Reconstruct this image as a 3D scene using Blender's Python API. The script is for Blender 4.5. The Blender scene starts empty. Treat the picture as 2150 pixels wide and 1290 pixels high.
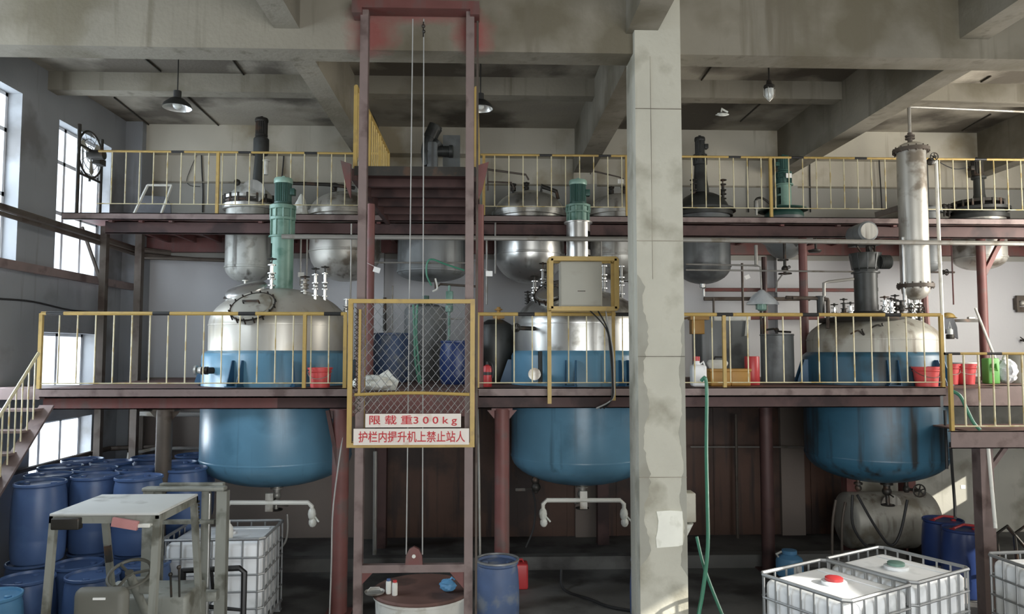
import bpy, math, random
from mathutils import Vector, Matrix
random.seed(7)
PI = math.pi
scene = bpy.context.scene
COL = scene.collection

# ------------------------------------------------------------------ camera
FPX = 1550.0                      # focal length in pixels of the 2150x1290 frame
EYE = Vector((0.0, 0.0, 3.4))
PITCH = math.atan(95.0 / FPX)
YAW = math.atan(55.0 / FPX)
cam_data = bpy.data.cameras.new('camera')
cam_data.sensor_width = 36.0
cam_data.lens = 36.0 * FPX / 2150.0
cam_data.clip_end = 200
cam = bpy.data.objects.new('camera', cam_data)
COL.objects.link(cam)
cam.location = EYE
cam.rotation_euler = (PI / 2 + PITCH, 0, -YAW)
scene.camera = cam
_R = cam.rotation_euler.to_matrix()

def ray(px, py):
    return _R @ Vector((px - 1075.0, 645.0 - py, -FPX))
def P(px, py, Y):
    d = ray(px, py)
    return EYE + d * (Y / d.y)
def PX(px, py, X):
    d = ray(px, py)
    return EYE + d * (X / d.x)
def PZ(px, py, Z):
    d = ray(px, py)
    return EYE + d * ((Z - EYE.z) / d.z)
def X_(px, Y, py=740): return P(px, py, Y).x
def Z_(py, Y, px=1075): return P(px, py, Y).z

# ------------------------------------------------------------------ render look, sky, lights
scene.view_settings.view_transform = 'Standard'
scene.view_settings.look = 'None'
scene.view_settings.gamma = 1.0
scene.view_settings.use_curve_mapping = False
scene.view_settings.exposure = 0.45

world = bpy.data.worlds.new('sky')
scene.world = world
world.use_nodes = True
wn = world.node_tree.nodes; wl = world.node_tree.links
wn.clear()
w_out = wn.new('ShaderNodeOutputWorld'); w_bg = wn.new('ShaderNodeBackground')
w_bg.inputs[0].default_value = (0.80, 0.90, 1.0, 1); w_bg.inputs[1].default_value = 1.6
wl.new(w_bg.outputs[0], w_out.inputs[0])

def area(name, loc, target, sx, sy, power, color):
    ld = bpy.data.lights.new(name, 'AREA'); ld.shape = 'RECTANGLE'; ld.size = sx; ld.size_y = sy
    ld.energy = power; ld.color = color
    o = bpy.data.objects.new(name, ld); COL.objects.link(o); o.location = loc
    o.rotation_euler = (Vector(target) - Vector(loc)).to_track_quat('-Z', 'Y').to_euler()
    return o
# daylight at left windows; fill lamps added behind the camera and inside right wall
area('daylight_fill_front', (3.2, -3.2, 3.0), (2.4, 10, 2.9), 9.0, 4.6, 520, (1.0, 0.975, 0.94))  # fill lamp added at an unseen opening behind the camera
area('daylight_fill_right', (10.72, 9.8, 4.6), (4.5, 11.6, 3.9), 4.0, 3.2, 560, (1.0, 0.95, 0.87))  # fill lamp added inside the room, in front of the right wall
area('daylight_window_a', (-7.3, 12.15, 5.8), (0, 11.6, 4.9), 1.5, 2.3, 90, (0.80, 0.90, 1.0))
area('daylight_window_b', (-7.3, 9.6, 5.8), (0, 9.4, 4.9), 1.5, 2.3, 110, (0.80, 0.90, 1.0))
area('daylight_window_c', (-7.3, 11.8, 3.3), (0, 11.4, 3.0), 1.3, 0.8, 34, (0.82, 0.91, 1.0))
area('daylight_window_d', (-7.3, 11.7, 1.9), (0, 11.2, 0.9), 1.3, 0.9, 60, (0.82, 0.91, 1.0))
area('daylight_window_e', (-7.3, 6.2, 5.4), (0, 7.5, 3.6), 2.6, 2.4, 300, (0.80, 0.90, 1.0))
area('daylight_window_f', (-7.2, 9.5, 3.25), (-3.5, 9.2, 1.0), 1.3, 0.85, 120, (0.80, 0.90, 1.0))
sun_d = bpy.data.lights.new('sun', 'SUN'); sun_d.energy = 7.0; sun_d.angle = math.radians(0.6); sun_d.color = (1.0, 0.95, 0.86)
sun = bpy.data.objects.new('sun', sun_d); COL.objects.link(sun)
sun.location = (14, -5, 9)
sun.rotation_euler = Vector((-1.0, 0.55, -0.56)).to_track_quat('-Z', 'Y').to_euler()

# ------------------------------------------------------------------ materials
def S(r, g, b):
    f = lambda c: (c / 255 / 12.92) if c / 255 <= 0.04045 else ((c / 255 + 0.055) / 1.055) ** 2.4
    return (f(r), f(g), f(b))

def mat(name, col, rough=0.6, metal=0.0, var=0.15, scale=3.0, spot=None, amt=0.5, sscale=2.0,
        streak=None, st_amt=0.5, bump=0.0, trans=0.0, spec=0.5, alpha=1.0, bscale=20.0, layers=(), blobs=()):
    m = bpy.data.materials.new(name); m.use_nodes = True
    nt = m.node_tree; N = nt.nodes; L = nt.links
    b = N['Principled BSDF']
    b.inputs['Roughness'].default_value = rough; b.inputs['Metallic'].default_value = metal
    b.inputs['Specular IOR Level'].default_value = spec
    b.inputs['Transmission Weight'].default_value = trans
    b.inputs['Alpha'].default_value = alpha
    geo = N.new('ShaderNodeNewGeometry')
    def noise(sc, vec_scale=None, detail=5.0):
        n = N.new('ShaderNodeTexNoise'); n.inputs['Scale'].default_value = sc; n.inputs['Detail'].default_value = detail
        src = geo.outputs['Position']
        if vec_scale:
            mp = N.new('ShaderNodeMapping'); mp.inputs['Scale'].default_value = vec_scale
            L.new(src, mp.inputs['Vector']); src = mp.outputs[0]
        L.new(src, n.inputs['Vector'])
        return n.outputs['Fac']
    def ramp(fac, a, b_):
        r = N.new('ShaderNodeMapRange'); r.inputs['From Min'].default_value = a; r.inputs['From Max'].default_value = b_
        L.new(fac, r.inputs['Value']); return r.outputs[0]
    def mix(fac, c1, c2):
        x = N.new('ShaderNodeMix'); x.data_type = 'RGBA'
        if isinstance(fac, float): x.inputs[0].default_value = fac
        else: L.new(fac, x.inputs[0])
        for i, c in ((6, c1), (7, c2)):
            if isinstance(c, tuple): x.inputs[i].default_value = (*c[:3], 1)
            else: L.new(c, x.inputs[i])
        return x.outputs[2]
    lo = tuple(max(0, c * (1 - var)) for c in col); hi = tuple(min(1, c * (1 + var)) for c in col)
    c = mix(ramp(noise(scale), 0.3, 0.7), lo, hi)
    if spot:
        c = mix(ramp(noise(sscale, None, 8), 0.62 - amt * 0.25, 0.72 - amt * 0.2), c, spot)
    if streak:
        c = mix(ramp(noise(1.0, (7, 7, 0.5), 4), 0.66 - st_amt * 0.25, 0.80 - st_amt * 0.2), c, streak)
    for (axis, a0, a1, colr, edge) in layers:       # painted bands: axis, from, to, colour, edge softness
        sx = N.new('ShaderNodeSeparateXYZ'); L.new(geo.outputs['Position'], sx.inputs[0])
        nz = noise(2.5)
        ad = N.new('ShaderNodeMath'); ad.operation = 'MULTIPLY_ADD'; L.new(nz, ad.inputs[0]); ad.inputs[1].default_value = edge * 3
        L.new(sx.outputs[axis], ad.inputs[2])
        f1 = ramp(ad.outputs[0], a0, a0 + 0.01 + edge * .6); f2 = ramp(ad.outputs[0], a1 + 0.01 + edge * .6, a1)
        mm = N.new('ShaderNodeMath'); mm.operation = 'MULTIPLY'; L.new(f1, mm.inputs[0]); L.new(f2, mm.inputs[1])
        c = mix(mm.outputs[0], c, colr)
    for (bc, rx, rz, colr) in blobs:                # patches with a soft worn edge
        mp = N.new('ShaderNodeMapping'); mp.vector_type = 'POINT'
        mp.inputs['Location'].default_value = (-bc[0] / rx, -bc[1] / rx, -bc[2] / rz); mp.inputs['Scale'].default_value = (1 / rx, 1 / rx, 1 / rz)
        L.new(geo.outputs['Position'], mp.inputs['Vector'])
        ln = N.new('ShaderNodeVectorMath'); ln.operation = 'LENGTH'; L.new(mp.outputs[0], ln.inputs[0])
        ma = N.new('ShaderNodeMath'); ma.operation = 'MULTIPLY_ADD'; L.new(noise(5.0), ma.inputs[0]); ma.inputs[1].default_value = .9; L.new(ln.outputs['Value'], ma.inputs[2])
        c = mix(ramp(ma.outputs[0], 1.45, 0.75), c, colr)
    L.new(c, b.inputs['Base Color'])
    if bump:
        bp = N.new('ShaderNodeBump'); bp.inputs['Strength'].default_value = bump; bp.inputs['Distance'].default_value = 0.02
        L.new(noise(bscale), bp.inputs['Height']); L.new(bp.outputs[0], b.inputs['Normal'])
    return m

M = {}
M['concrete'] = mat('concrete', S(164, 160, 146), 0.9, 0, 0.10, 1.2, S(120, 113, 96), 0.45, 0.9, S(126, 120, 105), 0.3, 0.25)
M['beam'] = mat('beam_concrete', S(134, 129, 116), 0.9, 0, 0.12, 1.1, S(108, 102, 86), 0.5, 0.8, S(112, 106, 92), 0.4, 0.25)
_hx = [X_(757, 8.0, 60), X_(985, 8.0, 60)]
M['beam_front'] = mat('front_beam_concrete', S(134, 129, 116), 0.9, 0, 0.12, 1.1, S(108, 102, 86), 0.5, 0.8, S(112, 106, 92), 0.4, 0.25,
    blobs=(((_hx[0] + .12, 8.1, 6.98), .34, .36, S(140, 84, 78)), ((_hx[1] + .05, 8.1, 6.98), .27, .36, S(140, 84, 78)), (((_hx[0] + _hx[1]) / 2, 8.1, 7.2), .85, .16, S(136, 92, 86))))
M['slab'] = mat('slab_concrete', S(162, 156, 142), 0.95, 0, 0.16, 0.9, S(88, 82, 72), 0.6, 0.6, None, 0, 0.3)
M['column'] = mat('column_concrete', S(190, 188, 174), 0.9, 0, 0.07, 1.6, S(158, 155, 140), 0.35, 1.6, S(160, 157, 142), 0.2, 0.3)
M['column_skim'] = mat('column_skim_coat', S(158, 157, 146), 0.9, 0, 0.06, 2.5, S(148, 146, 134), 0.35, 2.0)
M['plaster'] = mat('plaster_patch', S(236, 236, 224), 0.9, 0, 0.05, 4, S(220, 220, 206), 0.3, 6)
M['wall_left'] = mat('grey_wall', S(138, 141, 144), 0.9, 0, 0.07, 0.9, S(112, 112, 112), 0.3, 0.9, S(120, 119, 118), 0.15, 0.1)
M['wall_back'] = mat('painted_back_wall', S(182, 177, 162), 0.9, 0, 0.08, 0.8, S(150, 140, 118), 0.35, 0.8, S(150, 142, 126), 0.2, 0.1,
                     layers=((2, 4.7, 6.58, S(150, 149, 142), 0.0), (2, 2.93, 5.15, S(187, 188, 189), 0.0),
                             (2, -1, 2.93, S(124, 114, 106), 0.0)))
M['low_plaster'] = mat('worn_low_plaster', S(188, 186, 174), 0.9, 0, 0.08, 1.5, S(150, 146, 132), 0.45, 1.3, S(160, 156, 144), 0.3, 0.1)
M['brown_sheet'] = mat('brown_sheet', S(82, 57, 44), 0.6, 0.0, 0.25, 1.5, S(52, 38, 32), 0.5, 1.2, S(46, 34, 30), 0.5, 0.1)
M['floor'] = mat('factory_floor', S(98, 98, 95), 0.7, 0, 0.20, 1.2, S(58, 56, 54), 0.6, 1.0, None, 0, 0.2)
M['red_steel'] = mat('red_oxide_steel', S(112, 70, 66), 0.55, 0.1, 0.18, 3, S(98, 78, 74), 0.4, 3, S(104, 82, 78), 0.4, 0.05)
M['grey_red'] = mat('faded_red_steel', S(128, 112, 108), 0.55, 0.1, 0.15, 3, S(96, 80, 76), 0.4, 3, None, 0, 0.05)
M['dark_red'] = mat('dark_red_steel', S(78, 54, 51), 0.6, 0.1, 0.2, 2, S(48, 30, 28), 0.5, 2, None, 0, 0.05)  # darker copy of the red steel; underside shade put into the colour
M['deck'] = mat('deck_plate', S(112, 84, 76), 0.7, 0.1, 0.2, 2, S(80, 62, 56), 0.5, 2)
M['yellow'] = mat('yellow_paint', S(180, 152, 86), 0.5, 0, 0.10, 4, S(166, 140, 84), 0.3, 8)
M['pale_yellow'] = mat('pale_yellow_rod', S(206, 198, 164), 0.5, 0, 0.08, 4, S(182, 160, 104), 0.4, 6)
M['black'] = mat('black_paint', S(38, 38, 38), 0.5, 0, 0.1, 4)
M['blue'] = mat('blue_tank_paint', S(96, 142, 168), 0.32, 0.0, 0.12, 1.5, S(82, 126, 150), 0.3, 1.5, S(74, 108, 126), 0.3, 0.03)
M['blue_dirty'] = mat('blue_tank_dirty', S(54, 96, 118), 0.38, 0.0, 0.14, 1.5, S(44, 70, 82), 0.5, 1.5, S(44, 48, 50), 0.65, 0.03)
M['steel'] = mat('stainless_steel', S(208, 208, 204), 0.3, 0.85, 0.08, 2.5, S(150, 148, 140), 0.3, 3, S(140, 136, 126), 0.3, 0.02)
M['steel_dull'] = mat('dull_stainless', S(186, 184, 176), 0.42, 0.5, 0.10, 2.5, S(128, 120, 108), 0.35, 3, S(112, 104, 94), 0.35, 0.03)
M['steel_wrap'] = mat('wrapped_cladding', S(184, 186, 180), 0.45, 0.3, 0.08, 3, S(150, 150, 142), 0.3, 5, S(96, 94, 88), 0.45, 0.1)
M['shell_grey'] = mat('grey_shell', S(172, 170, 160), 0.5, 0.25, 0.10, 2, S(134, 128, 114), 0.35, 2, S(104, 94, 80), 0.4, 0.05)
M['grey_tank'] = mat('grey_tank_paint', S(118, 122, 122), 0.45, 0.1, 0.10, 2, S(88, 90, 90), 0.35, 2, S(90, 90, 88), 0.3)
M['dark_tank'] = mat('dark_grey_paint', S(62, 64, 62), 0.45, 0.2, 0.12, 3, S(46, 46, 44), 0.4, 3)
M['green'] = mat('green_machine_paint', S(112, 144, 131), 0.4, 0.1, 0.10, 3, S(78, 116, 102), 0.3, 4)
M['green_dark'] = mat('dark_green_paint', S(50, 84, 76), 0.4, 0.1, 0.10, 3)
M['green_light'] = mat('light_green_paint', S(140, 172, 158), 0.4, 0.1, 0.10, 3)
M['iron'] = mat('dark_iron', S(58, 56, 52), 0.5, 0.5, 0.15, 6, S(84, 66, 54), 0.3, 6)
M['shell_white'] = mat('pale_shell', S(190, 187, 178), 0.36, 0.4, 0.06, 2, S(184, 178, 162), 0.35, 2, S(164, 158, 144), 0.35, 0.03)
M['pipe'] = mat('galvanised_pipe', S(150, 148, 142), 0.45, 0.4, 0.10, 4, S(124, 118, 106), 0.3, 4)
M['pipe_brown'] = mat('old_brown_pipe', S(88, 80, 72), 0.6, 0.3, 0.12, 4, S(70, 58, 50), 0.3, 4)
M['white'] = mat('white_paint', S(214, 214, 206), 0.55, 0, 0.04, 4, S(190, 188, 176), 0.2, 5)
M['tag'] = mat('white_card', S(232, 232, 228), 0.7, 0, 0.02, 4)
M['box_grey'] = mat('enclosure_grey', S(164, 162, 150), 0.55, 0.05, 0.05, 2, S(146, 142, 128), 0.3, 2)
M['drum'] = mat('blue_drum_plastic', S(74, 98, 140), 0.38, 0, 0.10, 3, S(80, 106, 148), 0.25, 4)
M['drum_pale'] = mat('pale_blue_drum_plastic', S(96, 150, 190), 0.42, 0, 0.08, 3)
M['drum_dark'] = mat('navy_drum_plastic', S(44, 64, 116), 0.35, 0, 0.10, 3)
M['drum_dusty'] = mat('dusty_blue_drum', S(72, 90, 122), 0.55, 0, 0.14, 4, S(104, 112, 124), 0.35, 5)
M['red'] = mat('red_plastic', S(182, 58, 60), 0.4, 0, 0.08, 4)
M['red_pink'] = mat('faded_red_plastic', S(214, 84, 84), 0.45, 0, 0.08, 4)
M['plate'] = mat('faded_pink_plate', S(186, 132, 130), 0.5, 0, 0.1, 6)
M['lug'] = mat('dark_blue_lug', S(40, 82, 112), 0.4, 0, 0.1, 3)
M['orange'] = mat('ochre_plastic', S(168, 126, 58), 0.5, 0, 0.10, 4)
M['lime'] = mat('green_plastic', S(90, 156, 72), 0.45, 0, 0.06, 4)
M['hose'] = mat('green_hose', S(70, 130, 106), 0.4, 0, 0.10, 6)
M['cable'] = mat('black_cable', S(40, 40, 40), 0.6, 0, 0.1, 6)
M['cable_grey'] = mat('grey_cable', S(160, 160, 156), 0.6, 0, 0.1, 6)
M['tote'] = mat('milky_plastic', S(238, 241, 242), 0.45, 0, 0.03, 4, S(208, 212, 212), 0.3, 3)
M['galv'] = mat('galvanised_cage', S(150, 152, 152), 0.4, 0.5, 0.10, 6)
M['fork'] = mat('forklift_grey_green', S(138, 140, 132), 0.55, 0.1, 0.10, 3, S(94, 94, 84), 0.35, 4, S(90, 88, 78), 0.3)
M['fork_roof'] = mat('dusty_roof_sheet', S(196, 198, 194), 0.65, 0.05, 0.05, 2, S(150, 150, 144), 0.3, 3)
M['seat'] = mat('worn_seat_vinyl', S(96, 96, 88), 0.6, 0, 0.10, 4)
M['bag'] = mat('white_bag', S(206, 208, 200), 0.5, 0, 0.06, 8, S(176, 176, 164), 0.3, 9, bump=0.6)
M['clear_bag'] = mat('cloudy_plastic_bag', S(206, 212, 216), 0.3, 0, 0.05, 8, trans=0.35, bump=0.6)
M['cloth'] = mat('grey_cloth', S(96, 98, 102), 0.9, 0, 0.12, 6, bump=0.4)
M['window_white'] = mat('white_window_frame', S(214, 216, 220), 0.5, 0, 0.03, 4)
M['glass'] = None
g = bpy.data.materials.new('window_glass'); g.use_nodes = True
gb = g.node_tree.nodes['Principled BSDF']
gb.inputs['Base Color'].default_value = (1, 1, 1, 1); gb.inputs['Roughness'].default_value = 0.02
gb.inputs['Transmission Weight'].default_value = 1.0; gb.inputs['IOR'].default_value = 1.05
M['glass'] = g
M['sign_red'] = mat('sign_red_ink', S(186, 44, 52), 0.6, 0, 0.05, 4)
M['sign_white'] = mat('sign_white', S(224, 216, 206), 0.6, 0, 0.04, 4, S(206, 190, 176), 0.2, 6)
M['reflector'] = mat('lamp_reflector', S(220, 220, 216), 0.25, 0.6, 0.04, 6)
M['lamp_dark'] = mat('lamp_dark_enamel', S(40, 40, 38), 0.45, 0.1, 0.1, 6)
M['lens'] = mat('lamp_glass', S(230, 234, 230), 0.15, 0.0, 0.03, 6, trans=0.4)
M['red_stain'] = mat('red_overspray_concrete', S(134, 74, 64), 0.9, 0, 0.2, 3, S(140, 128, 110), 0.5, 3)

# ------------------------------------------------------------------ mesh builder
class MB:
    def __init__(s): s.v = []; s.f = []; s.mi = []; s.m = 0
    def add(s, vs, fs):
        b = len(s.v); s.v += [Vector(v) for v in vs]
        for f in fs: s.f.append([b + i for i in f]); s.mi.append(s.m)
        return s
    def box(s, x0, x1, y0, y1, z0, z1, bev=0.0):
        if x0 > x1: x0, x1 = x1, x0
        if y0 > y1: y0, y1 = y1, y0
        if z0 > z1: z0, z1 = z1, z0
        if bev <= 0:
            vs = [(x, y, z) for x in (x0, x1) for y in (y0, y1) for z in (z0, z1)]
            return s.add(vs, [(0, 1, 3, 2), (4, 6, 7, 5), (0, 4, 5, 1), (2, 3, 7, 6), (0, 2, 6, 4), (1, 5, 7, 3)])
        b = min(bev, (x1 - x0) / 2.01, (y1 - y0) / 2.01, (z1 - z0) / 2.01)
        # rounded slab: stacked rounded rectangles
        n = 3; rings = []
        def rr(d, z):
            out = []
            for (cx, cy, a0) in ((x1 - b, y1 - b, 0), (x0 + b, y1 - b, 90), (x0 + b, y0 + b, 180), (x1 - b, y0 + b, 270)):
                for k in range(n + 1):
                    a = math.radians(a0 + 90 * k / n); out.append((cx + (b - d) * math.cos(a), cy + (b - d) * math.sin(a), z))
            return out
        for k in range(n + 1):
            t = PI / 2 * k / n; rings.append(rr(b * (1 - math.sin(t)), z0 + b * (1 - math.cos(t))))
        for k in range(n, -1, -1):
            t = PI / 2 * k / n; rings.append(rr(b * (1 - math.sin(t)), z1 - b * (1 - math.cos(t))))
        return s.rings(rings, True, True)
    def rings(s, rings, cap0=True, cap1=True, closed=True):
        n = len(rings[0]); b = len(s.v)
        for r in rings: s.v += [Vector(v) for v in r]
        for i in range(len(rings) - 1):
            for k in range(n if closed else n - 1):
                k2 = (k + 1) % n
                s.f.append([b + i * n + k, b + i * n + k2, b + (i + 1) * n + k2, b + (i + 1) * n + k]); s.mi.append(s.m)
        if cap0: s.f.append([b + k for k in range(n)][::-1]); s.mi.append(s.m)
        if cap1: s.f.append([b + (len(rings) - 1) * n + k for k in range(n)]); s.mi.append(s.m)
        return s
    def lathe(s, prof, c=(0, 0, 0), seg=32, axis='z', a0=0, a1=2 * PI, cap=True):
        c = Vector(c); rings = []
        full = abs(a1 - a0 - 2 * PI) < 1e-6
        n = seg if full else seg + 1
        for (r, h) in prof:
            ring = []
            for k in range(n):
                a = a0 + (a1 - a0) * k / seg
                u, v = max(r, 1e-4) * math.cos(a), max(r, 1e-4) * math.sin(a)
                p = {'z': (u, v, h), 'x': (h, u, v), 'y': (v, h, u)}[axis]
                ring.append(c + Vector(p))
            rings.append(ring)
        return s.rings(rings, cap and full, cap and full, full)
    def cyl(s, p0, p1, r0, r1=None, seg=12):
        r1 = r0 if r1 is None else r1
        return s.tube([p0, p1], r0, seg, [r0, r1])
    def tube(s, pts, r, seg=8, radii=None, smooth=0):
        pts = [Vector(p) for p in pts]
        if smooth: pts = catmull(pts, smooth)
        n = len(pts); rings = []; prev = None
        for i in range(n):
            t = (pts[min(i + 1, n - 1)] - pts[max(i - 1, 0)])
            if t.length < 1e-9: t = Vector((0, 0, 1))
            t.normalize()
            if prev is None:
                ref = Vector((0, 0, 1)) if abs(t.z) < 0.9 else Vector((1, 0, 0))
                u = t.cross(ref).normalized()
            else:
                u = (prev - t * prev.dot(t)); u = u.normalized() if u.length > 1e-6 else t.orthogonal().normalized()
            prev = u; w = t.cross(u)
            rad = radii[i] if radii and len(radii) == n else r
            if 0 < i < n - 1:      # keep width on bends
                ca = (pts[i] - pts[i - 1]).normalized().dot((pts[i + 1] - pts[i]).normalized())
                rad *= min(1.4, 1 / max(0.5, math.sqrt(max(0.02, (1 + ca) / 2))))
            rings.append([pts[i] + (u * math.cos(2 * PI * k / seg) + w * math.sin(2 * PI * k / seg)) * rad for k in range(seg)])
        return s.rings(rings)
    def bar(s, p0, p1, w, h, up=(0, 0, 1)):
        p0, p1 = Vector(p0), Vector(p1); t = (p1 - p0).normalized(); u = t.cross(Vector(up))
        if u.length < 1e-4: u = t.cross(Vector((0, 1, 0)))
        u.normalize(); q = u.cross(t)
        r = lambda p: [p + u * (a * w / 2) + q * (b * h / 2) for a, b in ((-1, -1), (1, -1), (1, 1), (-1, 1))]
        return s.rings([r(p0), r(p1)])
    def prism(s, poly, d):
        """poly: list of points, extruded by vector d"""
        poly = [Vector(p) for p in poly]; d = Vector(d)
        return s.rings([poly, [p + d for p in poly]])
    def sphere(s, c, r, seg=16, sc=(1, 1, 1)):
        c = Vector(c); rings = []
        for i in range(seg // 2 + 1):
            t = PI * i / (seg // 2)
            rr = max(math.sin(t), 1e-3) * r
            rings.append([c + Vector((rr * math.cos(2 * PI * k / seg) * sc[0], rr * math.sin(2 * PI * k / seg) * sc[1], -math.cos(t) * r * sc[2])) for k in range(seg)])
        return s.rings(rings)
    def wheel(s, c, r, axis='y', tube_r=0.012, spokes=5):
        c = Vector(c)
        ax = {'x': (Vector((0, 1, 0)), Vector((0, 0, 1))), 'y': (Vector((1, 0, 0)), Vector((0, 0, 1))), 'z': (Vector((1, 0, 0)), Vector((0, 1, 0)))}[axis] if isinstance(axis, str) else axis
        u, w = ax
        pts = [c + (u * math.cos(2 * PI * k / 20) + w * math.sin(2 * PI * k / 20)) * r for k in range(21)]
        s.tube(pts, tube_r, 6)
        for k in range(spokes):
            a = 2 * PI * k / spokes + 0.3
            s.cyl(c, c + (u * math.cos(a) + w * math.sin(a)) * r, tube_r * 0.9, seg=5)
        n = u.cross(w); s.cyl(c - n * 0.02, c + n * 0.02, tube_r * 2.4, seg=8)
        return s
    def build(s, name, material, parent=None, world=True, angle=35):
        me = bpy.data.meshes.new(name)
        off = parent_loc(parent) if (parent is not None and world) else Vector((0, 0, 0))
        me.from_pydata([v - off for v in s.v], [], s.f)
        mats = material if isinstance(material, (list, tuple)) else [material]
        for mm in mats: me.materials.append(mm)
        if len(mats) > 1:
            for p, i in zip(me.polygons, s.mi): p.material_index = i
        me.validate(); me.update()
        import bmesh
        bm = bmesh.new(); bm.from_mesh(me)
        bmesh.ops.recalc_face_normals(bm, faces=bm.faces)
        bm.to_mesh(me); bm.free()
        for p in me.polygons: p.use_smooth = True
        me.set_sharp_from_angle(angle=math.radians(angle))
        o = bpy.data.objects.new(name, me); COL.objects.link(o)
        if parent is not None: o.parent = parent
        return o

def parent_loc(o):
    v = Vector((0, 0, 0))
    while o is not None: v += o.location; o = o.parent
    return v
def catmull(pts, n):
    out = []
    for i in range(len(pts) - 1):
        p0 = pts[max(i - 1, 0)]; p1 = pts[i]; p2 = pts[i + 1]; p3 = pts[min(i + 2, len(pts) - 1)]
        for k in range(n):
            t = k / n
            out.append(0.5 * ((2 * p1) + (p2 - p0) * t + (2 * p0 - 5 * p1 + 4 * p2 - p3) * t * t + (3 * p1 - p0 - 3 * p2 + p3) * t ** 3))
    out.append(pts[-1]); return out

def tag(o, label, cat, group=None):
    o['label'] = label; o['category'] = cat
    if group: o['group'] = group
    return o
def thing(name, label, cat, loc=(0, 0, 0), rotz=0.0, group=None):
    o = bpy.data.objects.new(name, None); COL.objects.link(o); o.empty_display_size = 0.1
    o.location = loc; o.rotation_euler = (0, 0, rotz)
    return tag(o, label, cat, group)
def struct(name, mb, m):
    o = mb.build(name, m); o['kind'] = 'structure'; return o
def copy_tree(o, loc, rotz, label, group=None, mats=None):
    c = o.copy(); COL.objects.link(c); c.location = loc; c.rotation_euler = (0, 0, rotz); c['label'] = label
    if group: c['group'] = group
    def rec(src, dst):
        for ch in list(src.children):
            d = ch.copy(); COL.objects.link(d); d.parent = dst
            rec(ch, d)
    rec(o, c); return c
g.node_tree.nodes.clear()
_o = g.node_tree.nodes.new('ShaderNodeOutputMaterial'); _t = g.node_tree.nodes.new('ShaderNodeBsdfTransparent')
_g = g.node_tree.nodes.new('ShaderNodeBsdfGlossy'); _x = g.node_tree.nodes.new('ShaderNodeMixShader')
_g.inputs['Roughness'].default_value = 0.05; _x.inputs[0].default_value = 0.06
g.node_tree.links.new(_t.outputs[0], _x.inputs[1]); g.node_tree.links.new(_g.outputs[0], _x.inputs[2]); g.node_tree.links.new(_x.outputs[0], _o.inputs[0])

# ================================================================== THE ROOM
XL, XR, YW, YFR, ZC = -6.55, 10.9, 13.9, -2.8, 7.6
ZM, ZU = 2.93, 5.55               # walking levels of the two steel platforms
YF, YU = 9.75, 11.5               # their front edges

struct('floor', MB().box(XL - .3, XR + .3, YFR - .3, YW + .3, -0.2, 0), M['floor'])
struct('ceiling', MB().box(XL - .3, XR + .3, YFR - .3, YW + .3, ZC, ZC + 0.2), M['slab'])
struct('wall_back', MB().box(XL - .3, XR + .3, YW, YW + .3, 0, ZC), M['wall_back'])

def wall_with_holes(axis, c0, c1, a0, a1, holes, z1=ZC):
    """wall slab between planes c0,c1 of the axis, running a0..a1; holes = (a0,a1,z0,z1)"""
    m = MB()
    A = sorted({a0, a1} | {h[0] for h in holes} | {h[1] for h in holes})
    Z = sorted({0.0, z1} | {h[2] for h in holes} | {h[3] for h in holes})
    for i in range(len(A) - 1):
        for j in range(len(Z) - 1):
            am, zm = (A[i] + A[i + 1]) / 2, (Z[j] + Z[j + 1]) / 2
            if any(h[0] < am < h[1] and h[2] < zm < h[3] for h in holes): continue
            if axis == 'x': m.box(c0, c1, A[i], A[i + 1], Z[j], Z[j + 1])
            else: m.box(A[i], A[i + 1], c0, c1, Z[j], Z[j + 1])
    return m
WIN = [(11.38, 12.96, 4.60, 6.97), (8.85, 10.47, 4.65, 7.05), (11.13, 12.62, 2.80, 3.70), (10.95, 12.62, 1.35, 2.36),
       (8.8, 10.2, 2.75, 3.70), (5.2, 7.4, 4.3, 6.8)]
struct('wall_left', wall_with_holes('x', XL - .28, XL, YFR, YW, WIN), M['wall_left'])
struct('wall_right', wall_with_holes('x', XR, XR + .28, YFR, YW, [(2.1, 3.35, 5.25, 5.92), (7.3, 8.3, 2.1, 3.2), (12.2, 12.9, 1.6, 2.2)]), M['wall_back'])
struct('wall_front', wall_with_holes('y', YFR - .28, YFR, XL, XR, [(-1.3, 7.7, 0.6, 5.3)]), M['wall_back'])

def window(n, y0, y1, z0, z1, nv, nh):
    m = MB(); x0, x1 = XL - .26, XL - .20; t = 0.05
    m.box(x0, x1, y0, y0 + t, z0, z1); m.box(x0, x1, y1 - t, y1, z0, z1)
    m.box(x0, x1, y0, y1, z0, z0 + t); m.box(x0, x1, y0, y1, z1 - t, z1)
    for k in range(1, nv):
        yy = y0 + (y1 - y0) * k / nv; m.box(x0, x1, yy - .03, yy + .03, z0, z1)
    for zz in nh: m.box(x0, x1, y0, y1, z0 + (z1 - z0) * zz - .03, z0 + (z1 - z0) * zz + .03)
    fr = struct('window_%d' % n, m, M['window_white'])
    pane = MB().box(x0 + .025, x0 + .031, y0 + t, y1 - t, z0 + t, z1 - t).build('window_pane', M['glass'], fr)
    s = MB().box(XL - .2, XL - .002, y0, y1, z0 - 0.0, z0 + 0.02).build('window_sill', M['window_white'], fr)
fw = struct('window_7', MB().box(XR - .06, XR - .001, 7.4, 11.8, 2.8 + .6, 3.46).box(XR - .06, XR - .001, 7.4, 11.8, 6.3, 6.36).box(XR - .06, XR - .001, 7.4, 7.46, 3.4, 6.36).box(XR - .06, XR - .001, 11.74, 11.8, 3.4, 6.36), M['window_white'])  # unseen window added to carry the right fill lamp; wall behind is solid
MB().box(XR - .03, XR - .002, 7.46, 11.74, 3.46, 6.3).build('added_white_panel', M['tag'], fw)  # opaque white panel added behind the fill lamp
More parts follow.
